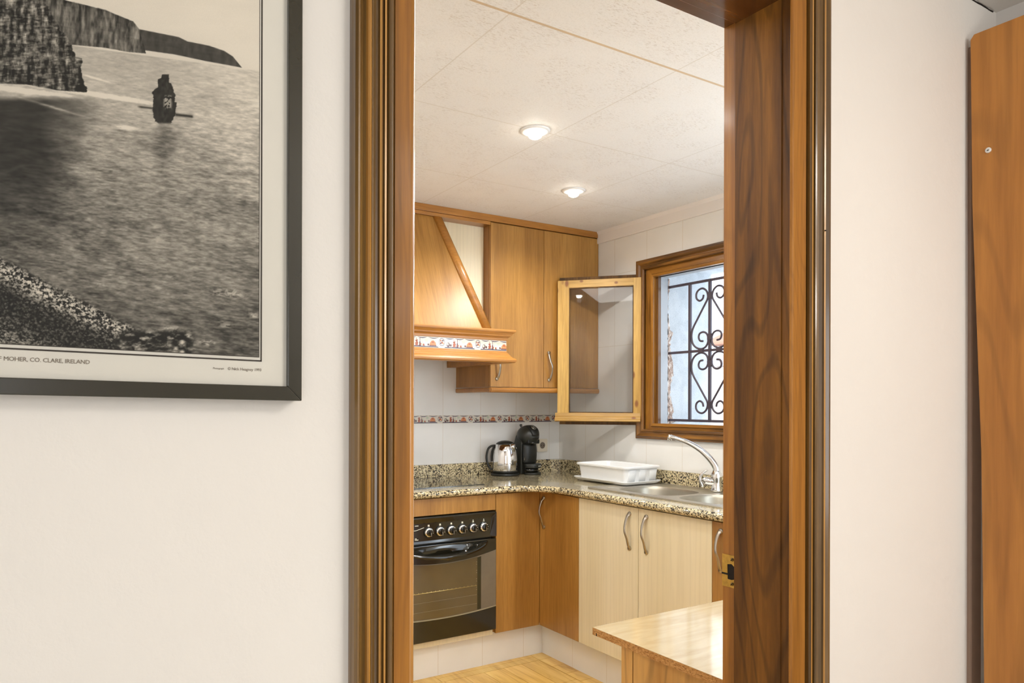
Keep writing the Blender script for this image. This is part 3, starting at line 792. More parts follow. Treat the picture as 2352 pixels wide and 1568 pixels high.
    i, j = np.meshgrid(np.arange(nx - 1), np.arange(ny - 1))
    k = (j * nx + i).ravel()
    fa = np.stack([k, k + 1, k + nx + 1, k + nx], -1).astype(np.int32)
    me.vertices.add(len(vx)); me.vertices.foreach_set('co', vx.ravel())
    me.loops.add(fa.size); me.loops.foreach_set('vertex_index', fa.ravel())
    me.polygons.add(len(fa)); me.polygons.foreach_set('loop_start', np.arange(len(fa), dtype=np.int32) * 4)
    me.update(); me.validate()
    at = me.color_attributes.new('ink', 'FLOAT_COLOR', 'POINT')
    at.data.foreach_set('color', col.reshape(-1))
    n = NT('photographic_ink'); a_ = n.n('ShaderNodeAttribute', attribute_name='ink')
    me.materials.append(n.set(a_.outputs['Color'], 0.55, 0, 0.3))
    o = bpy.data.objects.new('printed_picture', me); C.objects.link(o); o.parent = root
    # the two ruled lines round it
    def rule(name, x0, x1, z0, z1, mat='ink_dark'):
        p = [q2(x0, z0), q2(x1, z0), q2(x1, z1), q2(x0, z1)]
        m_ = MB().hexa([p[0], p[1], (p[1][0], 0.7933, p[1][2]), (p[0][0], 0.7933, p[0][2]), p[3], p[2], (p[2][0], 0.7933, p[2][2]), (p[3][0], 0.7933, p[3][2])])
        return m_
    def q2(x, z): return (x, 0.7930, z + lean(x))
    ln = MB()
    for (x0, x1, z0, z1) in ((X0 - 0.004, 0.2095, 1.3460, 1.3475), (0.2083, 0.2097, 1.3460, Z1 + 0.003), (X0, X1 + 0.0003, 1.3505, 1.3512), (X1 - 0.0002, X1 + 0.0004, 1.3505, Z1)):
        p = [q2(x0, z0), q2(x1, z0), q2(x1, z1), q2(x0, z1)]
        bq = [(a[0], 0.7936, a[2]) for a in p]
        ln.hexa([p[0], p[1], bq[1], bq[0], p[3], p[2], bq[2], bq[3]])
    ln.build('ruled_border', 'ink_dark', root)
    def text(name, body, x, z, size, mat, align='LEFT'):
        cu = bpy.data.curves.new(name, 'FONT'); cu.body = body; cu.size = size; cu.align_x = align
        cu.extrude = 0.00005; cu.resolution_u = 2; cu.materials.append(MAT[mat]); cu.space_character = 0.93
        t = bpy.data.objects.new(name, cu); C.objects.link(t); t.parent = root
        t.rotation_euler = (math.pi / 2, math.radians(0.9), 0)
        t.location = Vector((x, 0.7930, z + lean(x))) - origin_of(root)
        return to_mesh(t)
    text('caption', 'CLIFFS OF MOHER, CO. CLARE, IRELAND', 0.0440, 1.3355, 0.0056, 'ink_grey', 'RIGHT')
    text('caption', 'Photograph', 0.1585, 1.3358, 0.0026, 'ink_grey', 'LEFT')
    text('caption', '\u00a9 Nick Heagney 1993', 0.2095, 1.3355, 0.0043, 'ink_grey', 'RIGHT')
    g = MB(); a = [q(xl + 0.012, zb + 0.012, 0.7895), q(xr - 0.012, zb + 0.012, 0.7895), q(xr - 0.012, zt - 0.012, 0.7895), q(xl + 0.012, zt - 0.012, 0.7895)]
    g.add(a, [(0, 1, 2, 3)]); g.build('glass', 'picture_glass', root)
framed_print()

# ================================================================ WOODEN DOOR standing out from the wall at the right
cd = empty('cupboard_door', (1.79, 0.4, 0.0), 'smooth orange brown wooden door standing out from the white wall, with one small white plug', 'door')
b = MB()
far_top, far_bot = 0.800, 0.765
zz = [0.02, 0.6, 1.2, 1.75, 2.120, 2.130]; fy = [0.765, 0.769, 0.777, 0.796, 0.8005, 0.793]
ring = []
for z, y in zip(zz, fy): ring.append([(1.787, y, z), (1.807, y, z), (1.807, 0.12, z), (1.787, 0.12, z)])
b.loft(ring); b.build('door_leaf', 'panel_wood', cd, bevel=0.0015)
q = MB().lathe((1.7872, 0.7635, 1.8616), [(0.0062, 0), (0.0060, 0.003), (0.0045, 0.0042), (0.0022, 0.0042), (0.0018, 0.0030), (0.0002, 0.0030)], 20, axis=(-1, 0, 0))
q = q.build('plug', 'white_plastic', cd); q['label'] = 'small round white plastic plug'
MB().box(1.7825, 1.7840, 0.7620, 0.7650, 1.8604, 1.8614).build('plug_slot', 'shadow_hole', q)
MB().prism([(1.804, 0.8119), (1.804, 0.805), (1.807, 0.8035), (1.85, 0.8035), (1.85, 0.8119)], 'z', 0.0, 2.112).build('trim_4', 'gap_shade', kind='structure')  # strip added with the shade of the gap behind the door painted in

# ================================================================ KITCHEN: handles
def handle(root, x, y, z0, z1, out, lat):
    """bowed metal pull; out = direction away from the door, lat = sideways direction"""
    o = Vector(out); l = Vector(lat); L = z1 - z0
    pts = [(0, 0.0, 0), (0.012, 0.012, 0.004), (0.045, 0.024, 0.006), (0.5 * L, 0.032, 0.001), (L - 0.045, 0.024, -0.005), (L - 0.012, 0.012, -0.004), (L, 0.0, 0)]
    P = smooth_curve([Vector((x, y, z0 + a)) + o * b + l * c for a, b, c in pts], 6)
    n = len(P); rad = []
    for i in range(n):
        t = i / (n - 1); rad.append(0.0056 + 0.0046 * abs(2 * t - 1) ** 2.2)
    m = MB(); m.tube(P, rad, 12, True, 0.45, up=out)
    for z in (z0, z1): m.lathe(Vector((x, y, z)), [(0.0100, 0.0), (0.0100, 0.003), (0.0085, 0.006)], 16, axis=out)
    return m.build('handle', 'brushed', root)

# ---------------------------------------------------------------- base units
BF = 2.994; RF = 2.215       # door faces: back run (plane y), right run (plane x)
T = 0.019
# oven housing
oh = empty('oven_cabinet', (1.645, 3.25, 0.165), 'cherry wood cabinet front strip directly above the black oven', 'cabinet')
c = MB().box(1.325, 1.343, BF + T, 3.50, 0.165, 0.855).box(1.9465, 1.9625, BF + T + 0.001, 3.50, 0.165, 0.855).box(1.343, 1.9465, BF + T, 3.50, 0.165, 0.181).box(1.343, 1.9465, 3.49, 3.50, 0.181, 0.855)
c.build('carcass', 'cherry_side', oh)
MB().box(1.326, 1.9435, BF, BF + T, 0.776, 0.855).build('front_strip', 'cherry', oh, bevel=0.001)
MB().box(1.326, 1.935, BF + 0.012, BF + 0.03, 0.156, 0.1795).build('bottom_rail', 'maple', oh)
# corner unit with its folded pair of leaves
cc = empty('corner_cabinet', (2.3, 3.1, 0.165), 'cherry wood corner cabinet with two doors meeting at the inner corner', 'cabinet')
MB().box(1.966, 2.70, BF + T + 0.001, 3.50, 0.166, 0.855).box(RF + T + 0.001, 2.70, 2.685, BF + T, 0.166, 0.855).build('carcass', 'cherry_side', cc)
d1 = MB().box(1.9465, RF - 0.0005, BF, BF + T, 0.163, 0.853).build('door', 'cherry', cc, bevel=0.001)
d2 = MB().box(RF, RF + T, 2.6805, BF - 0.001, 0.163, 0.853).build('door', 'cherry', cc, bevel=0.001)
handle(d2, RF, 2.958, 0.672, 0.822, (-1, 0, 0), (0, -1, 0))
# sink unit
sk = empty('sink_cabinet', (2.45, 2.28, 0.165), 'pale maple double door cabinet under the sink', 'cabinet')
MB().box(RF + T + 0.001, 2.70, 1.885, 1.901, 0.166, 0.855).box(RF + T + 0.001, 2.70, 2.663, 2.679, 0.166, 0.855).box(RF + T + 0.001, 2.70, 1.901, 2.663, 0.166, 0.182).build('carcass', 'maple', sk)
d1 = MB().box(RF, RF + T, 2.2825, 2.6790, 0.163, 0.853).build('door', 'maple', sk, bevel=0.001)
d2 = MB().box(RF, RF + T, 1.8855, 2.2800, 0.163, 0.853).build('door', 'maple', sk, bevel=0.001)
handle(d1, RF, 2.334, 0.672, 0.822, (-1, 0, 0), (0, -1, 0)); handle(d2, RF, 2.232, 0.672, 0.822, (-1, 0, 0), (0, -1, 0))
# last unit of the right run
eb = empty('base_cabinet', (2.45, 1.6, 0.165), 'cherry wood cabinet just beyond the pale sink doors, mostly hidden by the doorway', 'cabinet')
MB().box(RF + T + 0.001, 2.70, 1.45, 1.883, 0.166, 0.855).build('carcass', 'cherry_side', eb)
d1 = MB().box(RF, RF + T, 1.452, 1.8835, 0.163, 0.853).build('door', 'cherry', eb, bevel=0.001)
handle(d1, RF, 1.842, 0.672, 0.822, (-1, 0, 0), (0, -1, 0))
# tiled plinth
MB().box(1.30, 2.262, 3.034, 3.06, 0.0, 0.164).build('baseboard_back', 'tiles_plinth', kind='structure')
MB().box(2.262, 2.29, 1.45, 3.034, 0.0, 0.164).build('baseboard_right', 'tiles_plinth_y', kind='structure')

# ---------------------------------------------------------------- worktop, cove edge, upstand
CT, CB = 0.893, 0.860
wt = empty('worktop', (2.3, 2.9, CB), 'speckled cream and black granite worktop with a curved inner corner', 'worktop')
EY, EX, RC = 2.962, 2.182, 0.19
front = [(1.30, EY), (EX - RC, EY)] + [(EX - RC + RC * math.sin(a), EY - RC + RC * math.cos(a)) for a in [math.radians(5 * k) for k in range(1, 18)]] + [(EX, EY - RC), (EX, 1.45)]
# the sweep: half round nosing of radius h, its centre line set back by h
h = (CT - CB) / 2
def norm(i):
    a = Vector(front[max(i - 1, 0)]); b_ = Vector(front[min(i + 1, len(front) - 1)]); t = (b_ - a).normalized()
    return Vector((t.y * 1.0, -t.x * 1.0)) * 1.0
inner = []
rings = []
for i, p in enumerate(front):
    nn = norm(i)      # points out of the worktop
    if i < 2: nn = Vector((0, -1))
    if i >= len(front) - 2: nn = Vector((-1, 0))
    if nn.dot(Vector((-1, -1))) < 0: nn = -nn
    c0 = Vector(p) - nn * h
    inner.append((c0.x, c0.y))
    rings.append([(c0.x + nn.x * h * math.cos(a), c0.y + nn.y * h * math.cos(a), (CT + CB) / 2 + h * math.sin(a)) for a in [math.radians(90 - 15 * k) for k in range(13)]])
m = MB()
hole = rrect(2.315, 2.715, 1.925, 2.685, 0.03, 3)
outer = inner + [(2.7795, 1.45), (2.7795, 3.5545), (1.30, 3.5545)]
m.prism(outer, 'z', CB, CT, holes=[hole])
m.smooth = True; m.loft(rings, cap=True, closed=True); m.smooth = False
m.build('slab', 'granite', wt)
up = MB()
bs = 0.022; rb = 0.14
inn = [(1.30, KY - bs)] + [(KX - bs - rb + rb * math.sin(a), KY - bs - rb + rb * math.cos(a)) for a in [math.radians(7.5 * k) for k in range(13)]] + [(KX - bs, 1.45)]
out_ = [(KX - 0.0005, 1.45), (KX - 0.0005, KY - 0.0005), (1.30, KY - 0.0005)]
up.prism(inn + out_, 'z', CT - 0.002, 0.963); up.build('upstand', 'granite', wt, bevel=0.002)

# ---------------------------------------------------------------- hob
hb = empty('ceramic_hob', (1.63, 3.29, CT), 'black glass hob set flat in the granite worktop', 'hob')
MB().prism(rrect(1.345, 1.928, 3.078, 3.50, 0.006, 3), 'z', CT + 0.0003, CT + 0.004).build('glass_plate', 'black_glass', hb, bevel=0.001)
e = MB()
e.box(1.343, 1.930, 3.0765, 3.078, CT + 0.0003, CT + 0.0042).box(1.343, 1.930, 3.50, 3.5025, CT + 0.0003, CT + 0.0042).box(1.928, 1.9295, 3.0765, 3.5025, CT + 0.0003, CT + 0.0042).box(1.3425, 1.345, 3.0765, 3.5025, CT + 0.0003, CT + 0.0042)
e.build('edge_trim', 'black_gloss', hb)
for (cx, cy, r) in ((1.49, 3.19, 0.085), (1.78, 3.19, 0.07), (1.49, 3.39, 0.07), (1.78, 3.39, 0.085)):
    g = MB(); ro = [(cx + r * math.cos(a), cy + r * math.sin(a)) for a in [2 * math.pi * k / 40 for k in range(40)]]; ri = [(cx + (r - .0015) * math.cos(a), cy + (r - .0015) * math.sin(a)) for a in [2 * math.pi * k / 40 for k in range(40)]]
    g.prism(ro, 'z', CT + 0.0040, CT + 0.0043, holes=[ri]); g.build('heating_zone', 'ink_grey', hb)

# ---------------------------------------------------------------- oven
ov = empty('built_in_oven', (1.645, 3.2, 0.185), 'black built in oven with six round silver dials and a bowed handle', 'oven')
OX0, OX1, OF = 1.345, 1.943, 2.985
MB().box(OX0 + 0.01, OX1 - 0.012, BF + 0.021, 3.46, 0.20, 0.768).build('body', 'black_matt', ov)
cp = MB(); cp.prism([(OF + 0.036, 0.772), (OF + 0.004, 0.772), (OF - 0.002, 0.765), (OF + 0.006, 0.742), (OF + 0.003, 0.66), (OF, 0.647), (OF + 0.036, 0.645)], 'x', OX0, OX1)
cpo = cp.build('control_panel', 'black_gloss', ov, bevel=0.002)
# bevelled cheek at the right end of the panel
MB().hexa([(OX1 - 0.040, OF + 0.0035, 0.648), (OX1 - 0.001, OF - 0.0035, 0.648), (OX1 - 0.001, OF + 0.02, 0.648), (OX1 - 0.040, OF + 0.02, 0.648),
           (OX1 - 0.022, OF + 0.004, 0.746), (OX1 - 0.001, OF - 0.0035, 0.766), (OX1 - 0.001, OF + 0.02, 0.766), (OX1 - 0.022, OF + 0.02, 0.746)]).build('end_cheek', 'black_gloss', cpo, bevel=0.001)
random.seed(11)
for k in range(6):
    kx = 1.566 + 0.0608 * k; kz = 0.699
    kb = MB(); kb.lathe((kx, OF + 0.006, kz), [(0.0245, 0), (0.0245, 0.006), (0.0225, 0.009)], 32, axis=(0, -1, 0))
    kb.cur = 1; kb.lathe((kx, OF - 0.002, kz), [(0.0222, 0), (0.0215, 0.004), (0.0165, 0.0065)], 32, axis=(0, -1, 0)); kb.cur = 0
    kb.lathe((kx, OF - 0.008, kz), [(0.0160, 0), (0.0150, 0.006), (0.0120, 0.008)], 28, axis=(0, -1, 0))
    kn = kb.build('dial', ['black_gloss', 'chrome'], cpo)
    MB().hexa([(kx - 0.0042, OF - 0.010, kz - 0.0150), (kx + 0.0042, OF - 0.010, kz - 0.0150), (kx + 0.0042, OF - 0.026, kz - 0.0130), (kx - 0.0042, OF - 0.026, kz - 0.0130),
               (kx - 0.0042, OF - 0.010, kz + 0.0150), (kx + 0.0042, OF - 0.010, kz + 0.0150), (kx + 0.0042, OF - 0.024, kz + 0.0130), (kx - 0.0042, OF - 0.024, kz + 0.0130)]).build('grip', 'black_gloss', kn, bevel=0.0025)
    mk = MB()
    mk.box(kx - 0.0008, kx + 0.0008, OF - 0.0265, OF - 0.0255, kz - 0.010, kz + 0.002)
    mk.build('pointer', 'aluminium', kn)
    # marks round the dial and the sign above it
    mk = MB()
    for a in range(-60, 241, 50 if k < 4 else 32):
        ax_, az_ = kx + 0.0195 * math.cos(math.radians(a)), kz + 0.0195 * math.sin(math.radians(a))
        mk.box(ax_ - 0.0012, ax_ + 0.0012, OF - 0.0085, OF - 0.0072, az_ - 0.0010, az_ + 0.0010)
    mk.box(kx - 0.0045, kx + 0.0045, OF + 0.0008, OF + 0.0045, kz + 0.0275, kz + 0.0290)
    if k < 4: mk.box(kx - 0.0035, kx + 0.0035, OF + 0.0008, OF + 0.0045, kz + 0.0300, kz + 0.0355)
    else:
        mk.box(kx - 0.0022, kx + 0.0022, OF + 0.0008, OF + 0.0045, kz + 0.0305, kz + 0.0345).box(kx - 0.0010, kx + 0.0010, OF + 0.0008, OF + 0.0045, kz + 0.0355, kz + 0.0400)
    mk.build('printed_marks', 'ink_white', cpo)
sw = MB(); P = smooth_curve([(1.470, OF + 0.0015, 0.7135), (1.495, OF + 0.0015, 0.7125), (1.515, OF + 0.0015, 0.7165), (1.541, OF + 0.0015, 0.7235)], 6)
sw.tube(P, 0.0011, 6); sw.build('printed_logo', 'ink_white', cpo)
for (z, wd) in ((0.734, 0.017), (0.669, 0.016), (0.6745, 0.006)):
    tm = MB(); x_ = 1.494
    while x_ < 1.494 + wd: tm.box(x_, x_ + 0.0022, OF - 0.0002, OF + 0.003, z - 0.0014, z + 0.0014 + random.uniform(0, 0.001)); x_ += 0.0030
    tm.build('printed_logo', 'ink_white', cpo)
od = MB().box(OX0, OX1, OF, OF + 0.034, 0.187, 0.638).build('oven_door', 'black_gloss', ov, bevel=0.003)
XC = 1.645
up_ = lambda x: 0.5465 + 0.40 * (x - XC) ** 2 - 0.0
lo_ = lambda x: 0.2915 + 0.16 * (x - XC) ** 2 if False else 0.287 + 0.20 * (x - XC) ** 2
def band(y, y1, x0, x1, f0, f1, mat, name, root, n=24):
    top = [(x0 + (x1 - x0) * i / n, f1(x0 + (x1 - x0) * i / n)) for i in range(n + 1)]
    bot = [(x0 + (x1 - x0) * i / n, f0(x0 + (x1 - x0) * i / n)) for i in range(n + 1)]
    return MB().prism(bot + top[::-1], 'y', y, y1).build(name, mat, root)
win = band(OF - 0.0012, OF + 0.001, OX0 + 0.003, OX1 - 0.003, lo_, up_, 'oven_pale', 'window_border', od)
band(OF - 0.0020, OF - 0.0010, XC - 0.208, XC + 0.208, lambda x: lo_(x) + 0.006, lambda x: up_(x) - 0.006, 'oven_strip', 'window_strip', od)
band(OF - 0.0026, OF - 0.0018, XC - 0.186, XC + 0.186, lambda x: lo_(x) + 0.006, lambda x: up_(x) - 0.003, 'oven_inner', 'window_pane', od)
band(OF - 0.0024, OF - 0.0010, OX0 + 0.003, OX1 - 0.003, lambda x: lo_(x) - 0.002, lambda x: lo_(x) + 0.003, 'oven_line', 'window_line', od)
rk = MB(); rk.tube([(XC - 0.185, OF - 0.0028, 0.418), (XC + 0.183, OF - 0.0028, 0.418)], 0.0016, 8)
for i in range(17): rk.tube([(XC - 0.178 + 0.0222 * i, OF - 0.0028, 0.4185), (XC - 0.178 + 0.0222 * i, OF - 0.0028, 0.4225)], 0.0012, 6)
rk.build('rack', 'wire', od)
rk = MB(); rk.box(XC - 0.185, XC + 0.183, OF - 0.0030, OF - 0.0022, 0.3735, 0.3742).box(XC - 0.185, XC + 0.183, OF - 0.0030, OF - 0.0022, 0.3305, 0.3312)
for i in range(4):
    for dz in (0, 0.011): rk.box(XC + 0.1805, XC + 0.1835, OF - 0.0030, OF - 0.0022, 0.398 + 0.041 * i + dz, 0.400 + 0.041 * i + dz)
rk.build('rack_rail', 'oven_line', od)
# bowed handle with an oval hollow
hm = MB(); N = 56; ro = []; ri = []
for k in range(N):
    a = 2 * math.pi * k / N
    ro.append((XC + 0.245 * math.copysign(abs(math.cos(a)) ** 1.1, math.cos(a)), OF + 0.006 - 0.062 * math.sin(a) if math.sin(a) > 0 else OF + 0.006))
    ri.append((XC + 0.128 * math.cos(a), OF - 0.022 - 0.021 * math.sin(a)))
def rg(pts, z, s=1.0, dz=0.0): return [(p[0], p[1], z + dz) for p in pts]
top_o = [(p[0], p[1], 0.637 - 0.75 * (OF + 0.006 - p[1])) for p in ro]
lip_o = [(XC + (p[0] - XC) * 1.01, p[1] - 0.004 if p[1] < OF else p[1], 0.632 - 0.86 * (OF + 0.006 - p[1])) for p in ro]
bot_o = [(XC + (p[0] - XC) * 0.97, p[1] + 0.012 if p[1] < OF - 0.01 else p[1], 0.566 + 0.22 * abs(p[0] - XC)) for p in ro]
top_i = [(p[0], p[1], 0.635 - 0.75 * (OF + 0.006 - p[1])) for p in ri]; bot_i = [(XC + (p[0] - XC) * 0.92, p[1] + 0.004, 0.585 - 0.2 * (OF + 0.006 - p[1])) for p in ri]
hm.smooth = True
hm.loft([bot_i, top_i, top_o, lip_o, bot_o], cap=False); hm.smooth = False
b0 = len(hm.v) - 0
hm.loft([bot_o, bot_i], cap=False)
hm.build('oven_handle', 'black_gloss', od)

# ---------------------------------------------------------------- wall cabinet pair
wc = empty('wall_cabinet', (2.40, 3.38, 1.36), 'tall cherry wood wall cabinet with two doors reaching up to the ceiling cornice', 'cabinet')
WF = 3.19
MB().box(2.037, 2.778, WF + T + 0.001, KY - 0.001, 1.392, 2.262).build('carcass', 'cherry_side', wc)
d1 = MB().box(2.0375, 2.3835, WF, WF + T, 1.392, 2.258).build('door', 'cherry', wc, bevel=0.001)
d2 = MB().box(2.3860, 2.7775, WF, WF + T, 1.392, 2.258).build('door', 'cherry', wc, bevel=0.001)
handle(d1, 2.076, WF, 1.435, 1.585, (0, -1, 0), (1, 0, 0)); handle(d2, 2.420, WF, 1.435, 1.585, (0, -1, 0), (1, 0, 0))
lr = [(WF - 0.004, 1.389), (WF - 0.009, 1.384), (WF - 0.010, 1.375), (WF - 0.007, 1.366), (WF, 1.362), (WF + 0.03, 1.362), (WF + 0.03, 1.389)]
b = MB().prism(lr, 'x', 2.036, 2.7785); b.build('light_rail', 'cherry_x', wc, bevel=0.001)
MB().box(2.0300, 2.058, WF - 0.004, KY - 0.002, 1.363, 1.3885).build('light_rail', 'cherry_x', wc, bevel=0.007)
co = MB().box(1.24, 2.7785, WF - 0.006, WF + 0.018, 2.2625, 2.2965)
tag(co.build('cornice_board', 'cherry_x', bevel=0.001), 'long narrow cherry wood board along the ceiling above the wall cabinet and hood', 'cornice')

# ---------------------------------------------------------------- cooker hood
hd = empty('cooker_hood', (1.64, 3.25, 1.505), 'large sloping cherry wood cooker hood with a patterned tile band', 'cooker hood')
HL, HR, HF = 1.284, 1.996, 2.980
TZ0, TZ1 = 1.564, 1.615
# tile backing, body box
MB().box(HL, HR, HF + 0.006, HF + 0.024, 1.545, 1.64).box(HR - 0.018, HR, HF + 0.024, KY - 0.002, 1.512, 1.655).box(HL, HL + 0.018, HF + 0.024, KY - 0.002, 1.512, 1.655).box(HL, HR, HF + 0.02, KY - 0.002, 1.600, 1.612).build('hood_body', 'dark_wood_end', hd)
def hood_mould(prof, name):
    """profile (out, z) mitred round the front and the two sides"""
    L_ = []; Rr = []
    rings = []
    def ring(xfun, yfun): return [(xfun(o_), yfun(o_), z_) for o_, z_ in prof]
    rings.append(ring(lambda o_: HR + o_, lambda o_: KY - 0.003))
    rings.append(ring(lambda o_: HR + o_, lambda o_: HF - o_))
    rings.append(ring(lambda o_: HL - o_, lambda o_: HF - o_))
    rings.append(ring(lambda o_: HL - o_, lambda o_: KY - 0.003))
    mm = MB(); mm.loft(rings, cap=True); return mm.build(name, 'cherry_x', hd)
hood_mould([(-0.02, 1.615), (0.0, 1.615), (0.004, 1.617), (0.006, 1.627), (0.012, 1.634), (0.017, 1.636), (0.019, 1.642), (0.027, 1.652), (0.034, 1.656), (0.036, 1.662), (0.034, 1.668), (-0.02, 1.668)], 'upper_moulding')
hood_mould([(-0.02, 1.564), (0.0, 1.564), (0.003, 1.560), (0.003, 1.555), (0.009, 1.551), (0.010, 1.545), (0.016, 1.541), (0.017, 1.535), (0.025, 1.530), (0.034, 1.526), (0.038, 1.518), (0.036, 1.510), (0.030, 1.505), (-0.02, 1.505)], 'lower_moulding')
# sloping canopy: front trapezoid with edge trims
zc0, zc1 = 1.668, 2.243
bl, br_, tl, tr_ = (HL + 0.09, HF + 0.004), (1.905, HF + 0.004), (1.549, 3.20), (1.741, 3.20)
cn = MB().hexa([(bl[0], bl[1], zc0), (br_[0], br_[1], zc0), (br_[0], KY - 0.25, zc0), (bl[0], KY - 0.25, zc0),
                (tl[0], tl[1], zc1), (tr_[0], tr_[1], zc1), (tr_[0], KY - 0.25, zc1), (tl[0], KY - 0.25, zc1)])
cn.build('canopy', 'cherry_slope', hd)
def strip(p0, p1, wdt, sgn):
    a = Vector(p0); b_ = Vector(p1)
    ins = Vector((-sgn * wdt, 0, 0)); o1 = Vector((0, -0.009, 0)); 
    mm = MB(); rings = []
    for p in (a, b_):
        rings.append([p + Vector((sgn * 0.006, 0.05, 0)), p + Vector((sgn * 0.006, 0.0, 0)), p + Vector((sgn * 0.003, -0.008, 0)), p + Vector((-sgn * 0.010, -0.015, 0)), p + Vector((-sgn * 0.028, -0.015, 0)), p + ins + Vector((sgn * 0.004, -0.009, 0)), p + ins, p + ins + Vector((0, 0.01, 0))])
    mm.smooth = True
    mm.loft(rings, cap=True); return mm.build('edge_trim', 'cherry_x', hd)
strip((br_[0], br_[1], zc0), (tr_[0], tr_[1], zc1), 0.045, 1)
strip((bl[0], bl[1], zc0), (tl[0], tl[1], zc1), 0.045, -1)
# niche: cream back board, valance, side return
MB().box(HL - 0.04, 2.036, 3.262, 3.275, 1.60, 2.262).build('back_board', 'maple', hd)
MB().box(HL - 0.04, 2.0355, WF, 3.261, 2.244, 2.2615).build('valance', 'cherry_x', hd, bevel=0.001)

# patterned tiles: one motif drawn with flat glazed shapes, repeated along a strip
def motif(m, x0, y, z0, z1, x1lim, x0lim):
    """oval plate, cup, oil bottles, jug and bread inside two wavy blue lines; y is the tile face, shapes stand 0.2 mm proud"""
    H = z1 - z0; m.big = 1
    def shape(pts, c, lift=0.0003):
        pts = [(min(max(px_, x0lim), x1lim), pz if m.big == 1 else min(z0 + 0.005 + (pz - z0 - 0.005) * m.big, z1 - 0.006)) for px_, pz in pts]
        if max(p[0] for p in pts) - min(p[0] for p in pts) < 0.0012: return
        m.cur = c
        vs = [(p[0], y - lift, p[1]) for p in pts]; m.add(vs, [tuple(range(len(vs)))])
    def ell(cx, cz, rx, rz, c, lift=0.0003, n=18):
        if cx - rx < x0lim or cx + rx > x1lim: 
            if cx < x0lim or cx > x1lim: return
        shape([(cx + rx * math.cos(2 * math.pi * k / n), cz + rz * math.sin(2 * math.pi * k / n)) for k in range(n)], c, lift)
    # wavy lines, top and bottom (broken above each plate)
    for (a, b_) in ((0.020, 0.065), (0.072, 0.120), (0.128, 0.182)):
        n = 8; t = [(x0 + a + (b_ - a) * i / n, z1 - 0.0022 - 0.0022 * math.sin(math.pi * i / n)) for i in range(n + 1)]
        u_ = [(p[0], p[1] - 0.0030 * math.sin(math.pi * i / n) - 0.0010) for i, p in enumerate(t)]
        shape(t + u_[::-1], 1)
    shape([(x0 + 0.012, z0 + 0.0018), (x0 + 0.184, z0 + 0.0018), (x0 + 0.178, z0 + 0.0062), (x0 + 0.018, z0 + 0.0062)], 1)
    zb = z0 + 0.006; m.big = 1
    # plate of the joint
    ell(x0, z0 + H * 0.56, 0.0155, H * 0.37, 1, 0.0004); ell(x0, z0 + H * 0.56, 0.0135, H * 0.32, 0, 0.0005)
    for dx, dz, c in ((-0.006, 0.006, 2), (0.005, 0.007, 4), (0.001, -0.002, 2), (-0.006, -0.006, 4), (0.006, -0.006, 3)): ell(x0 + dx, z0 + H * 0.56 + dz, 0.0045, 0.0045, c, 0.0006, 10)
    m.big = 1.22
    # onions
    ell(x0 + 0.034, zb + 0.009, 0.009, 0.009, 4); ell(x0 + 0.032, zb + 0.011, 0.005, 0.005, 5, 0.0004); ell(x0 + 0.048, zb + 0.007, 0.008, 0.0075, 5); ell(x0 + 0.048, zb + 0.007, 0.005, 0.005, 4, 0.0004)
    # pitcher
    shape([(x0 + 0.062, zb + 0.001), (x0 + 0.072, zb + 0.001), (x0 + 0.076, zb + 0.012), (x0 + 0.071, zb + 0.018), (x0 + 0.075, zb + 0.024), (x0 + 0.058, zb + 0.020), (x0 + 0.064, zb + 0.016), (x0 + 0.059, zb + 0.010)], 2)
    shape([(x0 + 0.064, zb + 0.018), (x0 + 0.068, zb + 0.018), (x0 + 0.0665, zb + 0.033), (x0 + 0.0655, zb + 0.033)], 2)
    # oil bottles
    for dx, c in ((0.084, 4), (0.095, 5)):
        shape([(x0 + dx - 0.004, zb), (x0 + dx + 0.004, zb), (x0 + dx + 0.0035, zb + 0.013), (x0 + dx + 0.0012, zb + 0.019), (x0 + dx + 0.0014, zb + 0.031), (x0 + dx - 0.0014, zb + 0.031), (x0 + dx - 0.0012, zb + 0.019), (x0 + dx - 0.0035, zb + 0.013)], c)
    ell(x0 + 0.088, zb + 0.007, 0.004, 0.0035, 2, 0.0005)
    # glass, bread
    shape([(x0 + 0.112, zb + 0.004), (x0 + 0.123, zb + 0.004), (x0 + 0.126, zb + 0.026), (x0 + 0.110, zb + 0.026)], 5)
    shape([(x0 + 0.113, zb + 0.006), (x0 + 0.122, zb + 0.006), (x0 + 0.1235, zb + 0.016), (x0 + 0.1115, zb + 0.016)], 0, 0.0004)
    shape([(x0 + 0.132, zb + 0.001), (x0 + 0.172, zb + 0.001), (x0 + 0.168, zb + 0.009), (x0 + 0.136, zb + 0.009)], 4)
    shape([(x0 + 0.134, zb + 0.005), (x0 + 0.170, zb + 0.005), (x0 + 0.166, zb + 0.016), (x0 + 0.156, zb + 0.023), (x0 + 0.146, zb + 0.022), (x0 + 0.137, zb + 0.014)], 3, 0.0005)
    ell(x0 + 0.152, zb + 0.016, 0.007, 0.003, 2, 0.0007)
    ell(x0 + 0.103, zb + 0.005, 0.005, 0.004, 2, 0.0004); ell(x0 + 0.128, zb + 0.006, 0.0045, 0.0045, 4, 0.0003); ell(x0 + 0.040, zb + 0.020, 0.004, 0.003, 5, 0.0004)
    shape([(x0 + 0.055, zb + 0.0005), (x0 + 0.112, zb + 0.0005), (x0 + 0.106, zb + 0.003), (x0 + 0.060, zb + 0.003)], 4, 0.0002)
    m.big = 1
TM = ['t_white', 't_blue', 't_terra', 't_bread', 't_plum', 't_pale']
m = MB(); m.box(HL + 0.002, HR, HF, HF + 0.006, TZ0, TZ1)
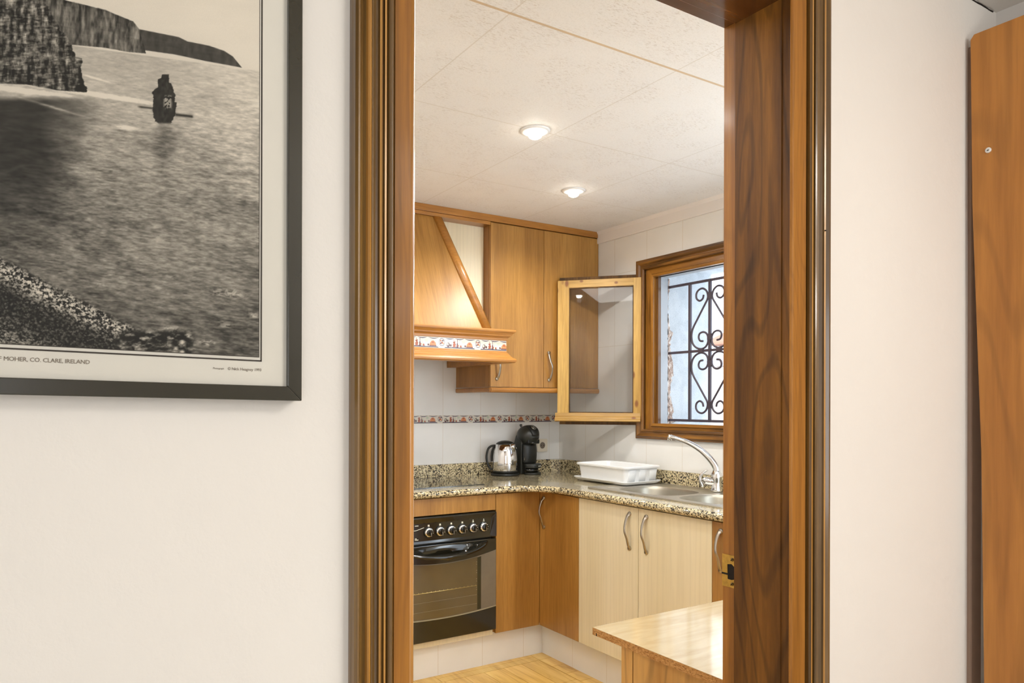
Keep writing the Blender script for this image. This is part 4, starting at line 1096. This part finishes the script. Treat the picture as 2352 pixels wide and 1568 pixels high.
for k in range(-1, 3): motif(m, 1.630 + 0.2 * k - 0.0, HF, TZ0, TZ1, HR - 0.0005, HL + 0.003)
m.cur = 0
tb = m.build('tile_band', TM, hd)
m = MB(); m.box(0.03, 2.7795, KY - 0.0012, KY + 0.001, 1.1915, 1.2365)
for k in range(-8, 4): motif(m, 1.9345 + 0.2 * k + 0.2, KY - 0.0012, 1.1915, 1.2365, 2.779, 0.04)
m.build('trim_5', TM, kind='structure')

# ---------------------------------------------------------------- window: casing, frame, sash, hinges
wd = empty('window_1', (KX, 2.335, 1.11), kind='structure')
CP = [(0, 0), (0.0, 0.010), (0.004, 0.015), (0.012, 0.016), (0.016, 0.012), (0.022, 0.012), (0.030, 0.020), (0.038, 0.022), (0.044, 0.018), (0.050, 0.018), (0.0525, 0.014), (0.0525, 0)]
# casing on the room side, mitred: profile across measured outward from the inner edge
def mitre(prof, y0, y1, z0, z1, xw, sgn, name, root, mats):
    """y0,y1,z0,z1: inner rectangle; builds four mitred lengths"""
    def R4(a):
        return {'bl': (y0 - a, z0 - a), 'br': (y1 + a, z0 - a), 'tr': (y1 + a, z1 + a), 'tl': (y0 - a, z1 + a)}
    for (c0, c1, mt) in (('bl', 'br', mats[1]), ('br', 'tr', mats[0]), ('tr', 'tl', mats[1]), ('tl', 'bl', mats[0])):
        rings = []
        for c_ in (c0, c1): rings.append([(xw + sgn * o_, R4(a)[c_][0], R4(a)[c_][1]) for a, o_ in prof])
        MB().loft(rings, cap=True).build(name, mt, root)
mitre(CP, 1.853, 2.8175, 1.170, 2.0215, KX, -1, 'casing', wd, ('window_cas', 'window_cas_y'))
# fixed frame inside the casing
FP = [(0, 0), (0, 0.036), (-0.0, 0.041), (0.010, 0.043), (0.014, 0.043), (0.018, 0.036), (0.040, 0.034), (0.062, 0.034), (0.062, 0)]
mitre([(a, b_) for a, b_ in FP], WY0 + 0.012, WY1 + 0.012 + 0.004, WZ0 + 0.004, WZ1 + 0.0, KX + 0.041, -1, 'frame', wd, ('window_wood', 'window_wood_y'))
FP2 = [(0, 0), (0, 0.020), (0.016, 0.020), (0.016, 0)]
mitre(FP2, WY0, WY1, WZ0, WZ1, KX + 0.041, -1, 'inner_stop', wd, ('window_cas', 'window_cas_y'))

# open sash: local frame s along the leaf, t towards the camera side (thickness)
P0 = Vector((2.7570, 2.845, 0)); V = Vector((-0.678, 0.735, 0)).normalized(); Nn = Vector((-0.735, -0.678, 0)).normalized()
XF = Matrix(((V.x, -Nn.x, 0, P0.x), (V.y, -Nn.y, 0, P0.y), (0, 0, 1, 0), (0, 0, 0, 1)))   # local x = s, local y = depth behind the outer face
sa = empty('casement', (P0.x, P0.y, 1.187), 'pale weathered pine window sash standing open against the wall cabinet', 'window sash')
def sb(mb, name, mat, bev=0.001, root=None): return mb.build(name, mat, root or sa, bevel=bev, xf=XF)
sb(MB().box(-0.018, 0.024, 0, 0.024, 1.236, 1.984), 'stile', 'sash_pale'); sb(MB().box(0.373, 0.436, 0, 0.024, 1.236, 1.984), 'stile', 'sash_pale')
sb(MB().box(0.024, 0.373, 0.001, 0.024, 1.943, 1.984), 'top_rail', 'sash_pale_h')
sb(MB().prism([(0.024, 1.187 + 0.022), (-0.006, 1.209), (-0.022, 1.207), (-0.026, 1.212), (-0.022, 1.218), (-0.012, 1.222), (-0.010, 1.230), (-0.004, 1.236), (0.0, 1.254), (0.024, 1.254)], 'x', -0.014, 0.448), 'drip_rail', 'sash_pale_h', 0.0008)
# dark rebate lip behind, and bead round the glass
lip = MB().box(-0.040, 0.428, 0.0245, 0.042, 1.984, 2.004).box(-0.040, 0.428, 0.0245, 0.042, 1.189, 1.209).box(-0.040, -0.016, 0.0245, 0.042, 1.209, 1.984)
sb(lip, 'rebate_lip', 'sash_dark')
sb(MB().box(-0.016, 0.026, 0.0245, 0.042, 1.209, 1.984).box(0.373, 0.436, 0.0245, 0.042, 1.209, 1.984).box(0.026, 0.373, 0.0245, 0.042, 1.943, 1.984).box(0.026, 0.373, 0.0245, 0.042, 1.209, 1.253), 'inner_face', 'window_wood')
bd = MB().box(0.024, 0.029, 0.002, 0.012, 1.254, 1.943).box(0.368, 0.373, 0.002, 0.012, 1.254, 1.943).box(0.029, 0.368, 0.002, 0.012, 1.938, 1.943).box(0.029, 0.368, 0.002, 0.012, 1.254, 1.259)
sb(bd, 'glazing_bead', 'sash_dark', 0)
sb(MB().box(0.027, 0.370, 0.0125, 0.0165, 1.256, 1.941), 'pane', 'glass', 0)
for z in (1.835, 1.245):
    hg = MB(); hg.tube([(-0.048, 0.012, z - 0.004), (-0.048, 0.012, z + 0.046)], 0.0062, 14).tube([(-0.048, 0.012, z + 0.048), (-0.048, 0.012, z + 0.100)], 0.0058, 14)
    hg.lathe((-0.048, 0.012, z + 0.100), [(0.0050, 0), (0.0035, 0.006), (0.0030, 0.018), (0.0004, 0.022)], 12).lathe((-0.048, 0.012, z - 0.024), [(0.0004, 0), (0.0032, 0.004), (0.0038, 0.014), (0.0050, 0.020)], 12)
    sb(hg, 'hinge', 'hinge', 0)
# right sash, swung open on the other side of the window
P1 = Vector((2.7570, 1.825, 0)); a_ = math.radians(24)
V1 = Vector((-math.cos(a_), -math.sin(a_), 0)); N1 = Vector((math.sin(a_), -math.cos(a_), 0))

# ---------------------------------------------------------------- window grille of bars and scrolls
gr = empty('window_grille', (2.885, 2.33, 1.19), 'dark wrought iron window grille with heart shaped scrolls', 'window grille')
GX = 2.885
zt_, zm, zb_ = 1.9265, 1.5742, 1.2178
for z in (zt_, zm, zb_):
    MB().box(GX - 0.003, GX + 0.003, OY0 + 0.001, OY1 - 0.001, z - 0.0065, z + 0.0065).build('cross_bar', 'iron', gr)
for y in (2.600, 2.4705, 2.341, 2.2115, 2.082, 1.9525):
    MB().box(GX - 0.0065, GX + 0.0065, y - 0.0065, y + 0.0065, zb_ - 0.001, zt_ + 0.001).build('upright', 'iron', gr, bevel=0.001)
S = [(2.5108, 1.8578), (2.5172, 1.8383), (2.5365, 1.8298), (2.5561, 1.8431), (2.5583, 1.8673), (2.5432, 1.8858), (2.5173, 1.8908), (2.4937, 1.8755), (2.484, 1.8503), (2.4881, 1.8307), (2.4999, 1.8123), (2.5234, 1.7781), (2.5492, 1.74), (2.5754, 1.7015), (2.5875, 1.6717), (2.5886, 1.6409), (2.5795, 1.6126), (2.5575, 1.5923), (2.5271, 1.5838), (2.4992, 1.592), (2.4842, 1.6122), (2.4822, 1.6389), (2.4932, 1.6604), (2.5145, 1.6689), (2.536, 1.6622), (2.5424, 1.644), (2.5337, 1.6264), (2.5137, 1.6225)]
for cy in (2.4705, 2.2115):
    for sy in (1, -1):
        for sz in (1, -1):
            P = smooth_curve([(GX, cy + sy * (y - 2.4705), zm + sz * (z - zm)) for y, z in S], 5)
            MB().tube(P, 0.0052, 8, True, 0.9, up=(1, 0, 0)).build('scroll', 'iron', gr)
    for z in (zm + 0.2745, zm + 0.068, zm - 0.068, zm - 0.2745):
        MB().box(GX - 0.008, GX + 0.008, cy - 0.013, cy + 0.013, z - 0.016, z + 0.016).build('collar', 'iron', gr, bevel=0.002)
    for sy in (1, -1):
        MB().box(GX - 0.007, GX + 0.007, cy + sy * 0.0566 - 0.014, cy + sy * 0.0566 + 0.014, zm - 0.010, zm + 0.010).build('collar', 'iron', gr, bevel=0.002)

# distant house past the corner of the outside wall
hs = empty('outside_house', (10.0, 7.0, -1.5), 'pale house with terracotta roof edge seen small through the window', 'house')
MB().box(9.0, 12.0, 4.0, 7.7, -1.5, 1.885).box(9.4, 12.0, 4.0, 7.5, 2.05, 2.20).build('wall', 'house_wall', hs)
MB().box(8.7, 9.4, 4.0, 7.63, 1.89, 2.05).build('balcony', 'house_grey', hs)
MB().prism([(8.6, 2.20), (8.6, 2.23), (10.3, 2.9), (12, 2.2)], 'y', 4.0, 7.5).build('roof', 'house_roof', hs)

# ================================================================ THINGS ON THE WORKTOP
# sink
sn = empty('kitchen_sink', (2.51, 2.305, CT), 'stainless steel double bowl sink set in the granite', 'sink')
fl_o = rrect(2.290, 2.738, 1.900, 2.712, 0.012, 4)
b1 = [(2.352, 2.636, 2.262, 2.612), (2.352, 2.636, 1.925 + 0.012, 2.232)]
def supr(x0, x1, y0, y1, n=40, e=3.2, inset=0.0):
    cx, cy, a, b_ = (x0 + x1) / 2, (y0 + y1) / 2, (x1 - x0) / 2 - inset, (y1 - y0) / 2 - inset
    out = []
    for k in range(n):
        t = 2 * math.pi * k / n; c_, s_ = math.cos(t), math.sin(t)
        out.append((cx + a * math.copysign(abs(c_) ** (2 / e), c_), cy + b_ * math.copysign(abs(s_) ** (2 / e), s_)))
    return out
m = MB(); m.prism(fl_o, 'z', CT + 0.0003, CT + 0.0030, holes=[supr(*q_) for q_ in b1])
# raised outer rim
ri = rrect(2.296, 2.732, 1.906, 2.706, 0.010, 4)
m.prism(fl_o, 'z', CT + 0.0030, CT + 0.0060, holes=[ri])
m.build('deck', 'steel', sn, bevel=0.0008)
for q_ in b1:
    m = MB(); rings = []
    for z, ins in ((CT + 0.003, -0.001), (CT - 0.002, 0.003), (CT - 0.012, 0.007), (CT - 0.10, 0.014), (CT - 0.135, 0.024), (CT - 0.150, 0.045), (CT - 0.155, 0.10)):
        rings.append([(p[0], p[1], z) for p in supr(*q_, inset=ins)])
    m.smooth = True; m.loft(rings, cap=False)
    m.add([rings[-1][i] for i in range(40)], [tuple(range(40))])
    bo = m.build('bowl', 'steel_bowl', sn)
    cx, cy = (q_[0] + q_[1]) / 2, (q_[2] + q_[3]) / 2
    MB().lathe((cx, cy, CT - 0.1550), [(0.030, 0), (0.028, 0.002), (0.020, 0.001), (0.001, 0.001)], 24).build('drain', 'chrome', bo)
# oval embossing near the left end
MB().lathe((2.42, 2.655, CT + 0.0030), [(0.030, 0), (0.026, 0.0015), (0.002, 0.0018)], 28, sx=1.6, sy=0.55).build('embossing', 'steel', sn)

# tap
tp = empty('mixer_tap', (2.688, 2.275, CT + 0.006), 'chrome mixer tap with a long curved spout over the sink', 'tap')
bx, by = 2.688, 2.262
m = MB(); m.lathe((bx, by, CT + 0.0065), [(0.027, 0), (0.027, 0.006), (0.023, 0.012), (0.022, 0.045), (0.0245, 0.062), (0.0235, 0.082), (0.018, 0.090), (0.017, 0.096)], 28)
m.build('body', 'chrome', tp)
# side valve arm and lever towards the left front
ld = Vector((-0.62, 0.78, 0))
base = Vector((bx, by, 0.945))
m = MB(); m.tube(smooth_curve([base, base + ld * 0.030 + Vector((0, 0, -0.002)), base + ld * 0.052 + Vector((0, 0, 0.004)), base + ld * 0.060 + Vector((0, 0, 0.012))], 5), [0.020] * 5 + [0.019] * 5 + [0.016] * 5 + [0.010], 18)
m.build('valve', 'chrome', tp)
l0 = base + ld * 0.060
m = MB(); m.tube(smooth_curve([l0 + Vector((0, 0, -0.030)), l0 + ld * 0.010 + Vector((0, 0, -0.004)), l0 + ld * 0.012 + Vector((0, 0, 0.022)), l0 - ld * 0.006 + Vector((0, 0, 0.042)), l0 - ld * 0.022 + Vector((0, 0, 0.052))], 5), [0.004, 0.006, 0.007, 0.007, 0.007, 0.007, 0.007, 0.006, 0.006, 0.006, 0.006, 0.006, 0.006, 0.005, 0.005, 0.005, 0.005, 0.004, 0.003, 0.003, 0.002], 12)
m.build('lever', 'chrome', tp)
sd = Vector((-0.42, 0.907, 0)).normalized()
st = Vector((bx, by, 0.985))
pts = [st + Vector((0, 0, 0.0)), st + Vector((0, 0, 0.028)) + sd * 0.004, st + Vector((0, 0, 0.066)) + sd * 0.032, st + Vector((0, 0, 0.104)) + sd * 0.075, st + Vector((0, 0, 0.134)) + sd * 0.128, st + Vector((0, 0, 0.153)) + sd * 0.185, st + Vector((0, 0, 0.162)) + sd * 0.226]
P = smooth_curve(pts, 7)
m = MB(); m.tube(P, [0.0175 - 0.0075 * min(1, (i / (len(P) - 1)) * 1.25) for i in range(len(P))], 18)
e_ = P[-1]
m.tube([e_ + sd * -0.006 + Vector((0, 0, 0.009)), e_ + sd * -0.004 + Vector((0, 0, -0.018))], 0.0105, 16)
m.build('spout', 'chrome', tp)
MB().lathe((bx, by, 0.9825), [(0.0190, 0), (0.0190, 0.004)], 24).build('ring', 'black_matt', tp)

# dish rack: tray and tub
dk = empty('dish_rack', (2.60, 2.84, CT), 'white plastic dish rack tub on its tray beside the sink', 'dish rack')
RX0, RX1, RY0, RY1 = 2.462, 2.728, 2.632, 3.040
def rr_ring(x0, x1, y0, y1, r, z, ins): return [(p[0], p[1], z) for p in rrect(x0 + ins, x1 - ins, y0 + ins, y1 - ins, max(r - ins * 0.5, 0.004), 6)]
A_ = (RX0, RX1, RY0, RY1)
zT = CT + 0.0065
m = MB()
m.loft([rr_ring(*A_, 0.03, zT, 0.020), rr_ring(*A_, 0.03, zT + 0.006, 0.010), rr_ring(*A_, 0.03, zT + 0.014, 0.000), rr_ring(*A_, 0.03, zT + 0.0165, 0.000), rr_ring(*A_, 0.03, zT + 0.0165, 0.005), rr_ring(*A_, 0.03, zT + 0.008, 0.016), rr_ring(*A_, 0.03, zT + 0.004, 0.026)], cap=True)
m.build('drip_tray', 'white_plastic', dk)
m = MB()
B_ = (RX0 + 0.012, RX1 - 0.006, RY0 + 0.004, RY1 - 0.010)
z0_ = zT + 0.0085
m.loft([rr_ring(*B_, 0.03, z0_, 0.024), rr_ring(*B_, 0.03, z0_ + 0.004, 0.020), rr_ring(*B_, 0.03, z0_ + 0.068, 0.011), rr_ring(*B_, 0.03, z0_ + 0.070, 0.001), rr_ring(*B_, 0.03, z0_ + 0.074, -0.001), rr_ring(*B_, 0.03, z0_ + 0.080, -0.001), rr_ring(*B_, 0.03, z0_ + 0.082, 0.002),
        rr_ring(*B_, 0.03, z0_ + 0.081, 0.011), rr_ring(*B_, 0.03, z0_ + 0.076, 0.014), rr_ring(*B_, 0.03, z0_ + 0.010, 0.024)], cap=True)
m.build('tub', 'white_plastic', dk)
# bulges of the cutlery holder along the near end
for i in range(3):
    cx = RX0 + 0.068 + 0.072 * i
    m = MB(); m.smooth = True
    m.loft([[(cx + 0.025 * math.cos(a), RY0 + 0.025 - 0.010 * t - 0.0045 * math.sin(a), z0_ + 0.004 + 0.062 * t) for a in [math.pi * k / 8 for k in range(9)]] + [(cx - 0.025, RY0 + 0.030, z0_ + 0.004 + 0.062 * t), (cx + 0.025, RY0 + 0.030, z0_ + 0.004 + 0.062 * t)] for t in (0, 0.5, 1)])
    m.build('cutlery_holder', 'white_plastic', dk)

# kettle
kt = empty('electric_kettle', (2.294, 3.43, CT), 'shiny steel electric kettle with black lid and handle', 'kettle')
kc = (2.294, 3.435)
m = MB(); m.lathe((kc[0], kc[1], CT + 0.0005), [(0.080, 0), (0.083, 0.004), (0.082, 0.010), (0.074, 0.014), (0.066, 0.016)], 48); m.build('power_base', 'black_matt', kt)
MB().lathe((kc[0], kc[1], CT + 0.0165), [(0.071, 0), (0.0725, 0.006), (0.072, 0.010)], 48).build('foot_ring', 'black_matt', kt)
prof = [(0.0715, 0.0), (0.0735, 0.004), (0.0735, 0.050), (0.0720, 0.085), (0.0680, 0.115), (0.0600, 0.138), (0.0530, 0.151)]
MB().lathe((kc[0], kc[1], CT + 0.0265), prof, 64).build('body', 'chrome', kt)
MB().lathe((kc[0], kc[1], CT + 0.1775), [(0.0530, 0), (0.0510, 0.006), (0.0400, 0.014), (0.0220, 0.020), (0.0002, 0.022)], 40).build('lid', 'black_matt', kt)
hdv = (-R).normalized()
def kp(r, z): return Vector((kc[0], kc[1], 0)) + hdv * r + Vector((0, 0, z))
m = MB(); m.tube(smooth_curve([kp(0.054, CT + 0.170), kp(0.080, CT + 0.166), kp(0.098, CT + 0.148), kp(0.106, CT + 0.112), kp(0.104, CT + 0.080), kp(0.094, CT + 0.052), kp(0.076, CT + 0.030)], 6), 0.0046, 12, True, 1.4)
m.tube(smooth_curve([kp(0.060, CT + 0.172), kp(0.073, CT + 0.140), kp(0.077, CT + 0.110), kp(0.076, CT + 0.080)], 6), 0.0045, 10, True, 1.6)
m.build('handle', 'black_matt', kt)
# spout: a V shaped lip turned to the right front
sdv = (R * 0.72 - F * 0.69).normalized(); side = Vector((-sdv.y, sdv.x, 0))
def sp_(r, s_, z): return Vector((kc[0], kc[1], 0)) + sdv * r + side * s_ + Vector((0, 0, z))
m = MB(); m.smooth = True
m.add([sp_(0.054, -0.024, CT + 0.179), sp_(0.076, 0, CT + 0.180), sp_(0.054, 0.024, CT + 0.179), sp_(0.0735, 0, CT + 0.135), sp_(0.045, 0, CT + 0.15), sp_(0.045, 0, CT + 0.186)], [(0, 1, 3), (1, 2, 3), (0, 3, 4), (2, 4, 3), (0, 5, 1), (1, 5, 2), (0, 4, 5), (2, 5, 4)])
m.build('spout', 'chrome', kt)

# capsule coffee machine; local frame: a = forward, b = to its right (seen from behind), z up
cf = empty('coffee_machine', (2.45, 3.42, CT), 'black capsule coffee machine with rounded head beside the kettle', 'coffee machine')
fa = math.radians(6)
A = Vector((math.sin(fa), -math.cos(fa), 0)); Bv = Vector((math.cos(fa), math.sin(fa), 0))
ORG = Vector((2.456, 3.435, CT + 0.0008))
def K(a, b_, z): return ORG + A * a + Bv * b_ + Vector((0, 0, z))
CM = Matrix(((Bv.x, A.x, 0, ORG.x), (Bv.y, A.y, 0, ORG.y), (0, 0, 1, ORG.z), (0, 0, 0, 1)))   # local x = b, y = a (forward), z
def cb(mb, name, mat, root=None, bev=0.0): return mb.build(name, mat, root or cf, bevel=bev, xf=CM)
# shell: side profile (forward, up), widened
pf = [(-0.060, 0.0), (0.004, 0.0), (0.004, 0.186), (0.014, 0.196), (0.008, 0.225), (-0.025, 0.240), (-0.048, 0.222), (-0.058, 0.195), (-0.074, 0.158), (-0.080, 0.125), (-0.078, 0.06), (-0.070, 0.02)]
def wide(z): return 0.054 if z < 0.19 else 0.050
m = MB(); m.prism([(a, z) for a, z in pf], 'x', -0.058, 0.056); shell = cb(m, 'shell', 'black_shell', bev=0.010)
shell.modifiers[0].segments = 4
for pz in shell.data.polygons: pz.use_smooth = True
# rounded head
m = MB(); m.smooth = True
rings = []
for i in range(1, 16):
    t = math.pi * i / 16
    rings.append([(0.064 * math.sin(t) * math.cos(u_), -0.002 + 0.070 * math.sin(t) * math.sin(u_), 0.222 + 0.062 * -math.cos(t)) for u_ in [2 * math.pi * k / 32 for k in range(32)]])
m.loft(rings); hdm = cb(m, 'head', 'black_shell')
# front cover panel of the head with badge
m = MB(); m.smooth = True; rings = []
for i in range(9):
    t = math.radians(72 + i * 9.5)
    rr = 0.0635
    z = 0.222 + 0.064 * math.cos(t - math.radians(60)); y = -0.002 + 0.0725 * math.sin(t - math.radians(60))
    wd_ = 0.026 + 0.006 * math.sin(math.pi * i / 8)
    rings.append([(-wd_, y - 0.006, z - 0.002), (-wd_ * 0.85, y + 0.001, z), (0, y + 0.003, z + 0.001), (wd_ * 0.85, y + 0.001, z), (wd_, y - 0.006, z - 0.002), (0, y - 0.02, z - 0.01)])
m.loft(rings); cv = cb(m, 'head_cover', 'black_matt')
nb = Vector((0, math.sin(math.radians(42)), math.cos(math.radians(42))))
bc = Vector((0, -0.002, 0.222)) + Vector((0, nb.y * 0.0755, nb.z * 0.0668))
m = MB(); m.lathe(bc, [(0.0155, 0), (0.0155, 0.0016), (0.0135, 0.0020), (0.0128, 0.0012)], 32, cap=False, axis=nb); bdg = cb(m, 'badge', 'aluminium', cv)
m = MB(); m.lathe(bc, [(0.0128, 0.0004), (0.0002, 0.0010)], 28, axis=nb); m.cur = 1
for dz in (-0.005, 0.0, 0.005):
    c0_ = bc + Vector((0, nb.z, -nb.y)) * dz + nb * 0.0014
    m.box(c0_.x - 0.007, c0_.x + 0.007, c0_.y - 0.0008, c0_.y + 0.0008, c0_.z - 0.0010, c0_.z + 0.0008)
cb(m, 'badge_face', ['black_matt', 'aluminium'], bdg)
# capsule holder slot and lever
cb(MB().box(-0.044, 0.044, 0.020, 0.052, 0.180, 0.202), 'capsule_holder', 'black_matt', bev=0.004)
cb(MB().box(-0.010, 0.030, 0.046, 0.064, 0.178, 0.183), 'holder_lip', 'black_gloss', bev=0.002)
cb(MB().box(-0.022, 0.022, 0.060, 0.0712, 0.208, 0.211), 'release_tab', 'black_gloss', bev=0.001)
cb(MB().lathe((0, 0.038, 0.170), [(0.010, 0), (0.022, 0.008), (0.026, 0.016)], 20), 'nozzle', 'black_gloss')
m = MB(); m.tube(smooth_curve([(-0.012, -0.040, 0.262), (-0.014, -0.046, 0.276), (-0.014, -0.050, 0.287)], 4), [0.006] * 5 + [0.008] * 4, 12); cb(m, 'top_lever', 'black_gloss')
# curved front wall under the head
m = MB(); m.smooth = True; rings = []
for t in [k / 8 for k in range(9)]:
    z = 0.062 + 0.112 * t; bul = 0.004 * math.sin(math.pi * t)
    rings.append([((0.050 + bul) * math.cos(a), 0.010 + (0.024 + bul) * math.sin(a), z) for a in [math.pi * k / 14 for k in range(15)]] + [(-0.048, -0.004, z), (0.048, -0.004, z)])
m.loft(rings); cb(m, 'front_wall', 'black_matt')
cb(MB().box(-0.049, -0.045, 0.018, 0.022, 0.082, 0.098), 'level_mark', 'ink_grey')
# round button on the left cheek
m = MB(); m.lathe((-0.0575, -0.045, 0.148), [(0.0085, 0), (0.0085, 0.0018), (0.0062, 0.0022), (0.0058, 0.0010)], 24, cap=False, axis=(-1, 0, 0)); bt = cb(m, 'button_ring', 'aluminium')
m = MB(); m.lathe((-0.0575, -0.045, 0.148), [(0.0060, 0), (0.0055, 0.0014), (0.0002, 0.0016)], 20, axis=(-1, 0, 0)); cb(m, 'button', 'black_gloss', bt)
# drip tray arm, pedestal and foot
def smooth_prism(*a):
    m = MB(); m.smooth = True; return m.prism(*a)
def half(r, y0, sx_=1.0): return [(r * sx_ * math.cos(a), y0 + r * math.sin(a)) for a in [math.pi * k / 20 for k in range(21)]]
tr0 = cb(smooth_prism(half(0.056, 0.030, 1.0), 'z', 0.038, 0.062), 'drip_tray', 'black_shell', bev=0.003)
cb(smooth_prism(half(0.047, 0.020, 1.0), 'z', 0.012, 0.038), 'pedestal', 'black_gloss')
cb(smooth_prism(half(0.056, 0.030, 1.0) , 'z', 0.0005, 0.011), 'foot', 'black_shell', bev=0.003)
cu = bpy.data.curves.new('tray_logo', 'FONT'); cu.body = 'KRUPS'; cu.size = 0.0085; cu.align_x = 'CENTER'; cu.extrude = 0.0002; cu.offset = 0.0003; cu.materials.append(MAT['ink_white'])
lo = bpy.data.objects.new('tray_logo', cu); C.objects.link(lo); lo.parent = cf
an = math.radians(76)
pos = CM @ Vector((0.0565 * math.cos(an), 0.030 + 0.0565 * math.sin(an), 0.0465))
lo.location = pos - origin_of(cf); lo.rotation_euler = (math.pi / 2, 0, fa + (math.pi / 2 - an)); to_mesh(lo)

# wall socket
so = empty('wall_socket', (2.643, KY, 1.011), 'cream wall socket on the tiles behind the coffee machine', 'socket')
MB().prism(rrect(2.604, 2.682, 1.010, 1.088, 0.006, 4), 'y', KY - 0.009, KY - 0.0005).build('plate', 'cream_plastic', so, bevel=0.002)
m = MB(); m.lathe((2.643, KY - 0.0095, 1.049), [(0.0225, 0), (0.0225, 0.002), (0.0205, 0.002), (0.0195, -0.0002)], 32, cap=False, axis=(0, -1, 0)); sr_ = m.build('socket_ring', 'cream_plastic', so)
MB().lathe((2.643, KY - 0.0092, 1.049), [(0.0197, 0), (0.0196, 0.0004), (0.0002, 0.0005)], 24, axis=(0, -1, 0)).build('recess', 'ink_grey', so)
for dx in (-0.0095, 0.0095): MB().lathe((2.643 + dx, KY - 0.0098, 1.049), [(0.0026, 0), (0.0024, 0.0004), (0.0002, 0.0005)], 12, axis=(0, -1, 0)).build('pin_hole', 'shadow_hole', so)

# ---------------------------------------------------------------- pine unit with a chipboard top by the doorway
pt = empty('pine_counter_unit', (1.55, 1.17, 0), 'low pine unit with a glossy pale top and raw chipboard edge beside the doorway', 'counter')
m = MB(); m.cur = 0; m.box(1.194, 1.95, 0.972, 1.390, 0.7215, 0.739); m.cur = 1; m.box(1.194, 1.95, 0.972, 1.390, 0.739, 0.740)
def make_lam():
    n = NT('glossy_pale_laminate')
    a = n.noise(n.coord((0.15, 1, 1)), 30, 3, 0.6, 0.8)
    c = n.ramp(a, [(0.3, rgb(196, 172, 128)), (0.6, rgb(208, 188, 148))])
    n.bump(n.noise(n.coord(), 40, 3, 0.6), 0.12, 0.001)
    return n.set(c, 0.14, 0, 0.6, 0.6, 0.08)
MAT['laminate'] = make_lam()
m.build('top_board', ['chipboard', 'laminate'], pt)
MB().box(1.2005, 1.222, 1.255, 1.292, 0.02, 0.7210).build('front_post', 'pine_raw', pt)
MB().box(1.2005, 1.222, 0.975, 1.2515, 0.02, 0.7210).build('side_panel', 'pine_raw', pt)
MB().box(1.2225, 1.93, 0.98, 1.290, 0.02, 0.7210).build('carcass', 'pine_raw', pt)
MB().box(1.206, 1.222, 1.2515, 1.255, 0.655, 0.7205).build('gap', 'shadow_hole', pt)
MB().box(1.1935, 1.1945, 1.3735, 1.3765, 0.7215, 0.7285).build('slot', 'shadow_hole', pt)

# ================================================================ CEILING LAMPS
def spot(x, y, label, power=13):
    r = empty('ceiling_spotlight', (x, y, KC), label, 'ceiling lamp', 'recessed spotlights in the kitchen ceiling')
    m = MB(); m.lathe((x, y, KC - 0.0005), [(0.055, 0.0), (0.054, -0.003), (0.049, -0.006), (0.036, -0.008), (0.029, -0.004), (0.028, 0.0)], 40, cap=False); m.build('trim_ring', 'white_plastic', r)
    m = MB(); m.lathe((x, y, KC - 0.001), [(0.026, 0.0), (0.026, -0.014), (0.023, -0.022), (0.014, -0.028), (0.0005, -0.030)], 28, cap=False); m.build('bulb', 'bulb', r)
    l = bpy.data.lights.new('lamp_light', 'SPOT'); l.energy = power; l.color = (0.99, 0.98, 0.95); l.spot_size = math.radians(165); l.spot_blend = 0.6; l.shadow_soft_size = 0.022
    o = bpy.data.objects.new('lamp_light', l); C.objects.link(o); o.parent = r; o.location = (0, 0, -0.055)
    return r
spot(1.547, 2.125, 'round recessed ceiling spotlight nearer the doorway, the larger looking one')
spot(2.133, 2.625, 'round recessed ceiling spotlight near the window corner, the smaller looking one')
spot(2.133, 1.55, 'round recessed ceiling spotlight above the right hand worktop, hidden by the doorway', 11)
spot(0.95, 2.70, 'round recessed ceiling spotlight left of the cooker hood, hidden by the doorway', 11)
spot(0.42, 1.60, 'round recessed ceiling spotlight just inside the doorway, hidden by the wall', 11)
